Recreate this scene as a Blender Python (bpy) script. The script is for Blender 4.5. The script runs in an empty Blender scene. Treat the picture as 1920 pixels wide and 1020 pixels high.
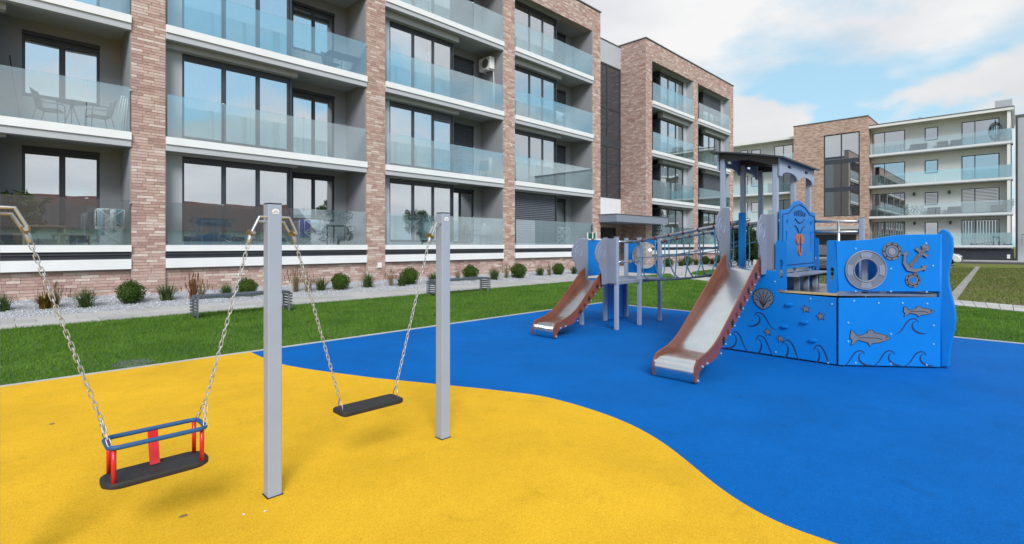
import bpy, bmesh, math, random
import numpy as np
from mathutils import Vector, Matrix
random.seed(7); rng = np.random.default_rng(7)
R = math.radians
scene = bpy.context.scene
col = scene.collection

# ------------------------------------------------------------------ camera
CAM_H = 1.5; FPX = 955.0; CX = 960.0; HY = 458.0; YAW = R(44.85)
cam = bpy.data.cameras.new('camera'); camo = bpy.data.objects.new('camera', cam); col.objects.link(camo)
cam.sensor_width = 36; cam.lens = FPX/1920*36; cam.shift_y = -(510-HY)/1920
cam.clip_start = 0.05; cam.clip_end = 2000
camo.location = (0, 0, CAM_H); camo.rotation_euler = (R(90), 0, YAW-R(90))
scene.camera = camo
# ------------------------------------------------------------------ world
SUN_EL = 38; SUN_AZ = (-0.58, -0.82)     # horizontal direction towards the sun
w = bpy.data.worlds.new('World'); scene.world = w; w.use_nodes = True
nt = w.node_tree; nt.nodes.clear()
def N(t, **k):
    n = nt.nodes.new(t)
    for a, b in k.items(): setattr(n, a, b)
    return n
L = lambda a, b: nt.links.new(a, b)
out = N('ShaderNodeOutputWorld'); bg = N('ShaderNodeBackground'); L(bg.outputs[0], out.inputs[0]); bg.inputs[1].default_value = 0.14
sky = N('ShaderNodeTexSky', sky_type='NISHITA', sun_disc=False)
sky.sun_elevation = R(SUN_EL); sky.sun_rotation = math.atan2(SUN_AZ[0], SUN_AZ[1])
sky.air_density = 1.0; sky.dust_density = 1.0; sky.ozone_density = 1.5
tc = N('ShaderNodeTexCoord'); sep = N('ShaderNodeSeparateXYZ'); L(tc.outputs['Generated'], sep.inputs[0])
def M_(op, a, b=None, c=None):
    n = N('ShaderNodeMath', operation=op)
    for i, x in enumerate((a, b, c)):
        if x is None: continue
        if isinstance(x, (int, float)): n.inputs[i].default_value = x
        else: L(x, n.inputs[i])
    return n.outputs[0]
zz = M_('ADD', M_('MAXIMUM', sep.outputs[2], 0.0), 0.16)
cmb = N('ShaderNodeCombineXYZ'); L(M_('DIVIDE', sep.outputs[0], zz), cmb.inputs[0]); L(M_('DIVIDE', sep.outputs[1], zz), cmb.inputs[1])
SKY_OFF = (3.95, -8.95, 0.0)
mp = N('ShaderNodeMapping'); mp.inputs[1].default_value = SKY_OFF; L(cmb.outputs[0], mp.inputs[0])
n1 = N('ShaderNodeTexNoise'); n1.inputs['Scale'].default_value = 0.70; n1.inputs['Detail'].default_value = 11; n1.inputs['Roughness'].default_value = 0.55
L(mp.outputs[0], n1.inputs['Vector'])
ramp = N('ShaderNodeValToRGB'); ramp.color_ramp.elements[0].position = 0.435; ramp.color_ramp.elements[1].position = 0.53
L(n1.outputs[0], ramp.inputs[0])
n2 = N('ShaderNodeTexNoise'); n2.inputs['Scale'].default_value = 1.5; n2.inputs['Detail'].default_value = 7
L(mp.outputs[0], n2.inputs['Vector'])
cr2 = N('ShaderNodeValToRGB'); cr2.color_ramp.elements[0].position = 0.35; cr2.color_ramp.elements[1].position = 0.65
cr2.color_ramp.elements[0].color = (3.3, 3.45, 3.75, 1); cr2.color_ramp.elements[1].color = (4.5, 4.5, 4.5, 1)
L(n2.outputs[0], cr2.inputs[0])
hz = N('ShaderNodeMix', data_type='RGBA'); hz.inputs[0].default_value = 0.72
L(sky.outputs[0], hz.inputs[6]); hz.inputs[7].default_value = (2.2, 3.6, 4.3, 1)
# puffy cumulus all round, low above the horizon
CUM_OFF = (-3.0, 4.0, 1.0)
mp2 = N('ShaderNodeMapping'); mp2.inputs[1].default_value = CUM_OFF; mp2.inputs[3].default_value = (1, 1, 1.7); L(tc.outputs['Generated'], mp2.inputs[0])
n4 = N('ShaderNodeTexNoise'); n4.inputs['Scale'].default_value = 3.4; n4.inputs['Detail'].default_value = 9; n4.inputs['Roughness'].default_value = 0.5; L(mp2.outputs[0], n4.inputs['Vector'])
band = N('ShaderNodeMapRange', interpolation_type='SMOOTHSTEP'); band.inputs[1].default_value = 0.20; band.inputs[2].default_value = 0.36; band.inputs[3].default_value = 0.0; band.inputs[4].default_value = 0.16; L(sep.outputs[2], band.inputs[0])
cm = N('ShaderNodeMapRange', interpolation_type='SMOOTHSTEP'); cm.inputs[1].default_value = 0.50; cm.inputs[2].default_value = 0.565; L(M_('SUBTRACT', n4.outputs[0], band.outputs[0]), cm.inputs[0])
cc = N('ShaderNodeMix', data_type='RGBA'); L(n2.outputs[0], cc.inputs[0]); cc.inputs[6].default_value = (2.7, 2.85, 3.2, 1); cc.inputs[7].default_value = (5.0, 4.9, 4.75, 1)
mx0 = N('ShaderNodeMix', data_type='RGBA'); L(ramp.outputs[0], mx0.inputs[0]); L(hz.outputs[2], mx0.inputs[6]); L(cr2.outputs[0], mx0.inputs[7])
mx = N('ShaderNodeMix', data_type='RGBA'); L(cm.outputs[0], mx.inputs[0]); L(mx0.outputs[2], mx.inputs[6]); L(cc.outputs[2], mx.inputs[7])
L(mx.outputs[2], bg.inputs[0])
# ------------------------------------------------------------------ sun
sl = bpy.data.lights.new('sun', 'SUN'); slo = bpy.data.objects.new('sun', sl); col.objects.link(slo)
sl.energy = 2.0; sl.angle = R(24); sl.color = (1.0, 0.985, 0.97)
sd = Vector((SUN_AZ[0], SUN_AZ[1], 0)).normalized()*math.cos(R(SUN_EL)); sd.z = math.sin(R(SUN_EL))
slo.rotation_euler = sd.to_track_quat('Z', 'Y').to_euler(); slo.location = (0, 0, 30)
# ------------------------------------------------------------------ exposure
scene.view_settings.view_transform = 'Standard'; scene.view_settings.look = 'None'
scene.view_settings.gamma = 1; scene.view_settings.use_curve_mapping = False
scene.view_settings.exposure = 0.56
scene.cycles.max_bounces = 8; scene.cycles.transparent_max_bounces = 16; scene.cycles.caustics_reflective = False; scene.cycles.caustics_refractive = False

# ------------------------------------------------------------------ helpers
CA, SA = math.cos(YAW), math.sin(YAW)
def ray(u, v):
    t = (u-CX)/FPX; s = -(v-HY)/FPX
    return Vector((CA+t*SA, SA-t*CA, s))
def ground(u, v, z=0.0):
    d = ray(u, v); k = (z-CAM_H)/d.z
    return Vector((d.x*k, d.y*k, z))
def on_plane(u, v, p, n):
    d = ray(u, v); o = Vector((0, 0, CAM_H)); k = (Vector(p)-o).dot(Vector(n))/d.dot(Vector(n))
    return o+d*k
def x_at_y(u, Y): d = ray(u, 0); return d.x/d.y*Y
def y_at_x(u, X): d = ray(u, 0); return d.y/d.x*X
def depth(x, y): return CA*x+SA*y

def tag(o, label=None, cat=None, group=None, kind=None):
    if label: o['label'] = label
    if cat: o['category'] = cat
    if group: o['group'] = group
    if kind: o['kind'] = kind
    return o
def empty(name, loc=(0, 0, 0), parent=None):
    o = bpy.data.objects.new(name, None); o.empty_display_size = 0.1; col.objects.link(o); o.location = loc
    if parent: attach(o, parent)
    return o
WORLD = {}          # object name -> world origin while building (translation only)
def attach(o, parent):
    o.parent = parent
    base = WORLD.get(parent.name, Vector(parent.location))
    WORLD[o.name] = Vector(o.location)
    o.location = Vector(o.location)-base
def link(name, me, mat=None, parent=None, loc=None):
    o = bpy.data.objects.new(name, me); col.objects.link(o)
    if mat is not None and not me.materials: me.materials.append(mat)
    if loc is not None: o.location = loc
    if parent is not None: attach(o, parent)
    else: WORLD[o.name] = Vector(o.location)
    return o

class MB:
    def __init__(s): s.v = []; s.f = []; s.m = []; s.mi = 0
    def add(s, vs, fs):
        b = len(s.v); s.v += [tuple(p) for p in vs]; s.f += [tuple(i+b for i in q) for q in fs]; s.m += [s.mi]*len(fs); return s
    def box(s, x0, x1, y0, y1, z0, z1):
        return s.add([(x0,y0,z0),(x1,y0,z0),(x1,y1,z0),(x0,y1,z0),(x0,y0,z1),(x1,y0,z1),(x1,y1,z1),(x0,y1,z1)],
                     [(0,3,2,1),(4,5,6,7),(0,1,5,4),(1,2,6,5),(2,3,7,6),(3,0,4,7)])
    def bar(s, a, b, wd, ht, up=(0,0,1)):
        a = Vector(a); b = Vector(b); d = (b-a).normalized(); u = Vector(up)
        if abs(d.dot(u)) > 0.98: u = Vector((1,0,0))
        x = d.cross(u).normalized()*wd/2; z = x.cross(d).normalized()*ht/2
        vs = [a-x-z,a+x-z,a+x+z,a-x+z,b-x-z,b+x-z,b+x+z,b-x+z]
        return s.add(vs, [(3,2,1,0),(4,5,6,7),(0,1,5,4),(1,2,6,5),(2,3,7,6),(3,0,4,7)])
    def tube(s, path, r, n=8, closed=False, caps=True):
        P = [Vector(p) for p in path]; k = len(P); rr = r if isinstance(r, (list, tuple)) else [r]*k
        d0 = (P[1]-P[0]).normalized(); up = Vector((0,0,1)) if abs(d0.z) < 0.9 else Vector((1,0,0))
        x = d0.cross(up).normalized(); vs = []; fs = []
        for i in range(k):
            a = P[i-1] if (i > 0 or closed) else P[i]; b = P[(i+1) % k] if (i < k-1 or closed) else P[i]
            d = (b-a).normalized(); x = (x-d*x.dot(d)).normalized(); y = d.cross(x)
            for j in range(n):
                t = 2*math.pi*j/n; vs.append(P[i]+(x*math.cos(t)+y*math.sin(t))*rr[i])
        for i in range(k if closed else k-1):
            for j in range(n):
                a = i*n+j; b = i*n+(j+1) % n; c = ((i+1) % k)*n+(j+1) % n; d = ((i+1) % k)*n+j
                fs.append((a,b,c,d))
        if caps and not closed: fs += [tuple(range(n-1,-1,-1)), tuple((k-1)*n+j for j in range(n))]
        return s.add(vs, fs)
    def prism(s, pts, off):
        n = len(pts); off = Vector(off); A = [Vector(p) for p in pts]
        return s.add(A+[p+off for p in A], [tuple(range(n-1,-1,-1)), tuple(range(n,2*n))]+[(i,(i+1) % n,(i+1) % n+n,i+n) for i in range(n)])
    def lathe(s, c, prof, n=16):
        c = Vector(c); vs = []; fs = []
        for r, z in prof:
            for j in range(n): t = 2*math.pi*j/n; vs.append(c+Vector((r*math.cos(t), r*math.sin(t), z)))
        for i in range(len(prof)-1):
            for j in range(n): fs.append((i*n+j, i*n+(j+1) % n, (i+1)*n+(j+1) % n, (i+1)*n+j))
        fs += [tuple(range(n-1,-1,-1)), tuple((len(prof)-1)*n+j for j in range(n))]
        return s.add(vs, fs)
    def panel(s, loops, org, dx, dz, nrm, t0, t1):
        """flat board with holes: loops of (s,z), first the outline; thickness from t0 to t1 along nrm"""
        bm = bmesh.new(); E = []; idx = {}; P2 = []; LP = []
        for lp in loops:
            vv = [bm.verts.new((a, b, 0)) for a, b in lp]; base = len(P2)
            for i, q in enumerate(vv): idx[q] = base+i
            P2 += list(lp); LP.append((base, len(lp)))
            E += [bm.edges.new((vv[i], vv[(i+1) % len(vv)])) for i in range(len(vv))]
        bmesh.ops.triangle_fill(bm, use_beauty=True, use_dissolve=False, edges=E)
        fs = [[idx[q] for q in f.verts] for f in bm.faces]; bm.free()
        org = Vector(org); dx = Vector(dx); dz = Vector(dz); nrm = Vector(nrm); n = len(P2)
        vs = [org+dx*a+dz*b+nrm*t0 for a, b in P2]+[org+dx*a+dz*b+nrm*t1 for a, b in P2]
        F = [tuple(reversed(f)) for f in fs]+[tuple(i+n for i in f) for f in fs]
        for base, k in LP: F += [(base+i, base+(i+1) % k, base+(i+1) % k+n, base+i+n) for i in range(k)]
        return s.add(vs, F)
    def mesh(s, name, mats, smooth=False, recenter=True):
        c = Vector((0,0,0))
        if recenter and s.v:
            a = np.array(s.v); c = Vector(((a[:,0].min()+a[:,0].max())/2, (a[:,1].min()+a[:,1].max())/2, a[:,2].min()))
        me = bpy.data.meshes.new(name); me.from_pydata([tuple(Vector(p)-c) for p in s.v], [], s.f)
        for q in (mats if isinstance(mats, (list, tuple)) else [mats]): me.materials.append(q)
        if any(s.m): me.polygons.foreach_set('material_index', s.m)
        if smooth: me.polygons.foreach_set('use_smooth', [True]*len(me.polygons))
        bm = bmesh.new(); bm.from_mesh(me); bmesh.ops.recalc_face_normals(bm, faces=bm.faces); bm.to_mesh(me); bm.free()
        me.update(); return me, c
    def build(s, name, mats, parent=None, smooth=False, bevel=0, auto=None):
        me, c = s.mesh(name, mats, smooth or auto is not None)
        o = link(name, me, None, parent, c)
        if auto is not None:
            me.set_sharp_from_angle(angle=R(auto))
        if bevel:
            b = o.modifiers.new('bevel', 'BEVEL'); b.width = bevel; b.segments = 2; b.limit_method = 'ANGLE'; b.angle_limit = R(40)
        return o
def tri_mesh(name, V, F, mat, parent=None, kind=None):
    """fast numpy mesh: V (n,3), F (m,3)"""
    me = bpy.data.meshes.new(name); V = np.asarray(V, np.float32); F = np.asarray(F, np.int32); k = F.shape[1]
    me.vertices.add(len(V)); me.vertices.foreach_set('co', V.ravel())
    me.loops.add(F.size); me.loops.foreach_set('vertex_index', F.ravel())
    me.polygons.add(len(F)); me.polygons.foreach_set('loop_start', np.arange(0, F.size, k, dtype=np.int32)); 
    me.update(calc_edges=True); me.materials.append(mat)
    o = link(name, me, None, parent, (0,0,0))
    if kind: o['kind'] = kind
    return o
def copy_tree(o, parent=None):
    c = o.copy(); col.objects.link(c)
    if parent is not None: c.parent = parent
    for ch in list(o.children): copy_tree(ch, c)
    return c
def circle(cx, cz, r, n=24, ph=0): return [(cx+r*math.cos(2*math.pi*i/n+ph), cz+r*math.sin(2*math.pi*i/n+ph)) for i in range(n)]
def rrect(x0, z0, x1, z1, r, n=5):
    P = []
    for cx, cz, a in ((x1-r,z0+r,-90),(x1-r,z1-r,0),(x0+r,z1-r,90),(x0+r,z0+r,180)):
        for i in range(n+1): t = R(a+90*i/n); P.append((cx+r*math.cos(t), cz+r*math.sin(t)))
    return P

# ------------------------------------------------------------------ materials
def mat(name, c, rough=0.6, metal=0.0, var=0.0, vscale=6.0, bump=0.0, bscale=40.0, spec=0.5, coord='Object', c2=None, coat=0.0):
    m = bpy.data.materials.new(name); m.use_nodes = True; t = m.node_tree; b = t.nodes['Principled BSDF']
    b.inputs['Base Color'].default_value = (*c, 1); b.inputs['Roughness'].default_value = rough; b.inputs['Metallic'].default_value = metal
    b.inputs['Specular IOR Level'].default_value = spec
    if coat: b.inputs['Coat Weight'].default_value = coat
    if var or bump:
        tc = t.nodes.new('ShaderNodeNewGeometry') if coord == 'World' else t.nodes.new('ShaderNodeTexCoord')
        vec = tc.outputs['Position'] if coord == 'World' else tc.outputs['Object']
    if var:
        nz = t.nodes.new('ShaderNodeTexNoise'); nz.inputs['Scale'].default_value = vscale; nz.inputs['Detail'].default_value = 6; nz.inputs['Roughness'].default_value = 0.6
        t.links.new(vec, nz.inputs['Vector'])
        r = t.nodes.new('ShaderNodeValToRGB'); e = r.color_ramp.elements
        e[0].position = 0.3; e[1].position = 0.7
        hi = c2 if c2 else tuple(min(1, x*(1+var)) for x in c); lo = c if c2 else tuple(x*(1-var) for x in c)
        e[0].color = (*lo, 1); e[1].color = (*hi, 1)
        t.links.new(nz.outputs[0], r.inputs[0]); t.links.new(r.outputs[0], b.inputs['Base Color'])
        rr = t.nodes.new('ShaderNodeMapRange'); rr.inputs[3].default_value = max(0, rough-0.07); rr.inputs[4].default_value = min(1, rough+0.07)
        t.links.new(nz.outputs[0], rr.inputs[0]); t.links.new(rr.outputs[0], b.inputs['Roughness'])
    if bump:
        n2 = t.nodes.new('ShaderNodeTexNoise'); n2.inputs['Scale'].default_value = bscale; n2.inputs['Detail'].default_value = 4
        t.links.new(vec, n2.inputs['Vector'])
        bp = t.nodes.new('ShaderNodeBump'); bp.inputs['Strength'].default_value = bump; bp.inputs['Distance'].default_value = 0.01
        t.links.new(n2.outputs[0], bp.inputs['Height']); t.links.new(bp.outputs[0], b.inputs['Normal'])
    return m
def glass(name, tint, base, edge, rough=0.0, milk=0.0):
    m = bpy.data.materials.new(name); m.use_nodes = True; t = m.node_tree; t.nodes.clear()
    o = t.nodes.new('ShaderNodeOutputMaterial'); tr = t.nodes.new('ShaderNodeBsdfTransparent'); tr.inputs[0].default_value = (*tint, 1)
    gl = t.nodes.new('ShaderNodeBsdfGlossy'); gl.inputs['Roughness'].default_value = rough; gl.inputs[0].default_value = (0.92,0.97,1.0,1)
    lw = t.nodes.new('ShaderNodeLayerWeight'); lw.inputs[0].default_value = 0.35
    mr = t.nodes.new('ShaderNodeMapRange'); mr.inputs[3].default_value = base; mr.inputs[4].default_value = edge
    t.links.new(lw.outputs['Fresnel'], mr.inputs[0])
    mx = t.nodes.new('ShaderNodeMixShader'); t.links.new(mr.outputs[0], mx.inputs[0]); 
    src = tr.outputs[0]
    if milk:
        df = t.nodes.new('ShaderNodeBsdfTranslucent'); df.inputs[0].default_value = (0.75,0.88,0.9,1)
        d2 = t.nodes.new('ShaderNodeBsdfDiffuse'); d2.inputs[0].default_value = (0.75,0.88,0.9,1)
        ad = t.nodes.new('ShaderNodeMixShader'); ad.inputs[0].default_value = 0.5; t.links.new(df.outputs[0], ad.inputs[1]); t.links.new(d2.outputs[0], ad.inputs[2])
        m2 = t.nodes.new('ShaderNodeMixShader'); m2.inputs[0].default_value = milk; t.links.new(tr.outputs[0], m2.inputs[1]); t.links.new(ad.outputs[0], m2.inputs[2]); src = m2.outputs[0]
    t.links.new(src, mx.inputs[1]); t.links.new(gl.outputs[0], mx.inputs[2]); t.links.new(mx.outputs[0], o.inputs[0])
    return m
def rubber(name, c, dark, light):
    """poured rubber granulate: fine speckle of granules, soft wear patches"""
    m = bpy.data.materials.new(name); m.use_nodes = True; t = m.node_tree; b = t.nodes['Principled BSDF']; b.inputs['Roughness'].default_value = 0.85; b.inputs['Specular IOR Level'].default_value = 0.12
    g = t.nodes.new('ShaderNodeNewGeometry')
    v = t.nodes.new('ShaderNodeTexVoronoi'); v.inputs['Scale'].default_value = 260; t.links.new(g.outputs['Position'], v.inputs['Vector'])
    r = t.nodes.new('ShaderNodeValToRGB'); e = r.color_ramp.elements; e[0].position = 0.0; e[0].color = (*dark, 1); e[1].position = 1.0; e[1].color = (*light, 1)
    k = e.new(0.5); k.color = (*c, 1)
    sp = t.nodes.new('ShaderNodeSeparateColor'); t.links.new(v.outputs['Color'], sp.inputs[0]); t.links.new(sp.outputs[0], r.inputs[0])
    nz = t.nodes.new('ShaderNodeTexNoise'); nz.inputs['Scale'].default_value = 0.9; nz.inputs['Detail'].default_value = 8; nz.inputs['Roughness'].default_value = 0.65; t.links.new(g.outputs['Position'], nz.inputs['Vector'])
    mr = t.nodes.new('ShaderNodeMapRange'); mr.inputs[1].default_value = 0.35; mr.inputs[2].default_value = 0.7; mr.inputs[3].default_value = 0.85; mr.inputs[4].default_value = 1.05
    t.links.new(nz.outputs[0], mr.inputs[0])
    mx = t.nodes.new('ShaderNodeMix'); mx.data_type = 'RGBA'; mx.blend_type = 'MULTIPLY'; mx.inputs[0].default_value = 1
    t.links.new(r.outputs[0], mx.inputs[6]); t.links.new(mr.outputs[0], mx.inputs[7]); t.links.new(mx.outputs[2], b.inputs['Base Color'])
    n3 = t.nodes.new('ShaderNodeTexNoise'); n3.inputs['Scale'].default_value = 3.2; n3.inputs['Detail'].default_value = 10; n3.inputs['Roughness'].default_value = 0.72; n3.inputs['Distortion'].default_value = 0.6; t.links.new(g.outputs['Position'], n3.inputs['Vector'])
    r3 = t.nodes.new('ShaderNodeMapRange'); r3.inputs[1].default_value = 0.56; r3.inputs[2].default_value = 0.72; r3.inputs[3].default_value = 1.0; r3.inputs[4].default_value = 0.84; t.links.new(n3.outputs[0], r3.inputs[0])
    m3 = t.nodes.new('ShaderNodeMix'); m3.data_type = 'RGBA'; m3.blend_type = 'MULTIPLY'; m3.inputs[0].default_value = 1; t.links.new(mx.outputs[2], m3.inputs[6]); t.links.new(r3.outputs[0], m3.inputs[7]); t.links.new(m3.outputs[2], b.inputs['Base Color'])
    bp = t.nodes.new('ShaderNodeBump'); bp.inputs['Strength'].default_value = 0.5; bp.inputs['Distance'].default_value = 0.004
    t.links.new(v.outputs['Distance'], bp.inputs['Height']); t.links.new(bp.outputs[0], b.inputs['Normal'])
    return m
def island(name, stops, rough=0.85, bump=0.25, bscale=60, noise=0.12):
    """colour per loose piece (brick, slab, leaf): random per island plus random per object"""
    m = bpy.data.materials.new(name); m.use_nodes = True; t = m.node_tree; b = t.nodes['Principled BSDF']; b.inputs['Roughness'].default_value = rough; b.inputs['Specular IOR Level'].default_value = 0.3
    g = t.nodes.new('ShaderNodeNewGeometry'); oi = t.nodes.new('ShaderNodeObjectInfo')
    ad = t.nodes.new('ShaderNodeMath'); ad.operation = 'ADD'; t.links.new(g.outputs['Random Per Island'], ad.inputs[0]); t.links.new(oi.outputs['Random'], ad.inputs[1])
    fr = t.nodes.new('ShaderNodeMath'); fr.operation = 'FRACT'; t.links.new(ad.outputs[0], fr.inputs[0])
    r = t.nodes.new('ShaderNodeValToRGB'); e = r.color_ramp.elements; e[0].position = stops[0][0]; e[0].color = (*stops[0][1], 1); e[1].position = stops[-1][0]; e[1].color = (*stops[-1][1], 1)
    for p, c in stops[1:-1]: k = e.new(p); k.color = (*c, 1)
    t.links.new(fr.outputs[0], r.inputs[0])
    nz = t.nodes.new('ShaderNodeTexNoise'); nz.inputs['Scale'].default_value = 14; nz.inputs['Detail'].default_value = 6; t.links.new(g.outputs['Position'], nz.inputs['Vector'])
    mr = t.nodes.new('ShaderNodeMapRange'); mr.inputs[3].default_value = 1-noise*2; mr.inputs[4].default_value = 1+noise*2; t.links.new(nz.outputs[0], mr.inputs[0])
    mx = t.nodes.new('ShaderNodeMix'); mx.data_type = 'RGBA'; mx.blend_type = 'MULTIPLY'; mx.inputs[0].default_value = 1
    t.links.new(r.outputs[0], mx.inputs[6]); t.links.new(mr.outputs[0], mx.inputs[7]); t.links.new(mx.outputs[2], b.inputs['Base Color'])
    if bump:
        n2 = t.nodes.new('ShaderNodeTexNoise'); n2.inputs['Scale'].default_value = bscale; t.links.new(g.outputs['Position'], n2.inputs['Vector'])
        bp = t.nodes.new('ShaderNodeBump'); bp.inputs['Strength'].default_value = bump; bp.inputs['Distance'].default_value = 0.006
        t.links.new(n2.outputs[0], bp.inputs['Height']); t.links.new(bp.outputs[0], b.inputs['Normal'])
    return m
def leafy(name, stops, trans=0.25):
    m = island(name, stops, 0.6, 0, noise=0.18); t = m.node_tree; b = t.nodes['Principled BSDF']; b.inputs['Specular IOR Level'].default_value = 0.25
    tr = t.nodes.new('ShaderNodeBsdfTranslucent'); mx = t.nodes.new('ShaderNodeMixShader'); mx.inputs[0].default_value = trans
    src = b.inputs['Base Color'].links[0].from_socket; t.links.new(src, tr.inputs[0])
    o = t.nodes['Material Output']; t.links.new(b.outputs[0], mx.inputs[1]); t.links.new(tr.outputs[0], mx.inputs[2]); t.links.new(mx.outputs[0], o.inputs[0])
    return m

def skypane():
    m = glass('sky_pane', (0.08,0.09,0.10), 0.52, 0.95); t = m.node_tree
    tr = [n for n in t.nodes if n.type == 'BSDF_TRANSPARENT'][0]; mx = [n for n in t.nodes if n.type == 'MIX_SHADER'][0]
    d = t.nodes.new('ShaderNodeBsdfDiffuse'); d.inputs[0].default_value = (0.06,0.07,0.08,1)
    g = t.nodes.new('ShaderNodeNewGeometry'); nz = t.nodes.new('ShaderNodeTexNoise'); nz.inputs['Scale'].default_value = 0.9; t.links.new(g.outputs['Position'], nz.inputs['Vector'])
    bp = t.nodes.new('ShaderNodeBump'); bp.inputs['Strength'].default_value = 0.06; t.links.new(nz.outputs[0], bp.inputs['Height'])
    gl = [n for n in t.nodes if n.type == 'BSDF_GLOSSY' or n.bl_idname == 'ShaderNodeBsdfGlossy'][0]; t.links.new(bp.outputs[0], gl.inputs['Normal'])
    t.links.new(d.outputs[0], mx.inputs[1]); return m
BRICKS = [(0,(0.38,0.245,0.21)),(0.25,(0.46,0.31,0.265)),(0.5,(0.50,0.35,0.30)),(0.76,(0.54,0.40,0.35)),(0.88,(0.60,0.475,0.42)),(1,(0.66,0.56,0.50))]
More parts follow.
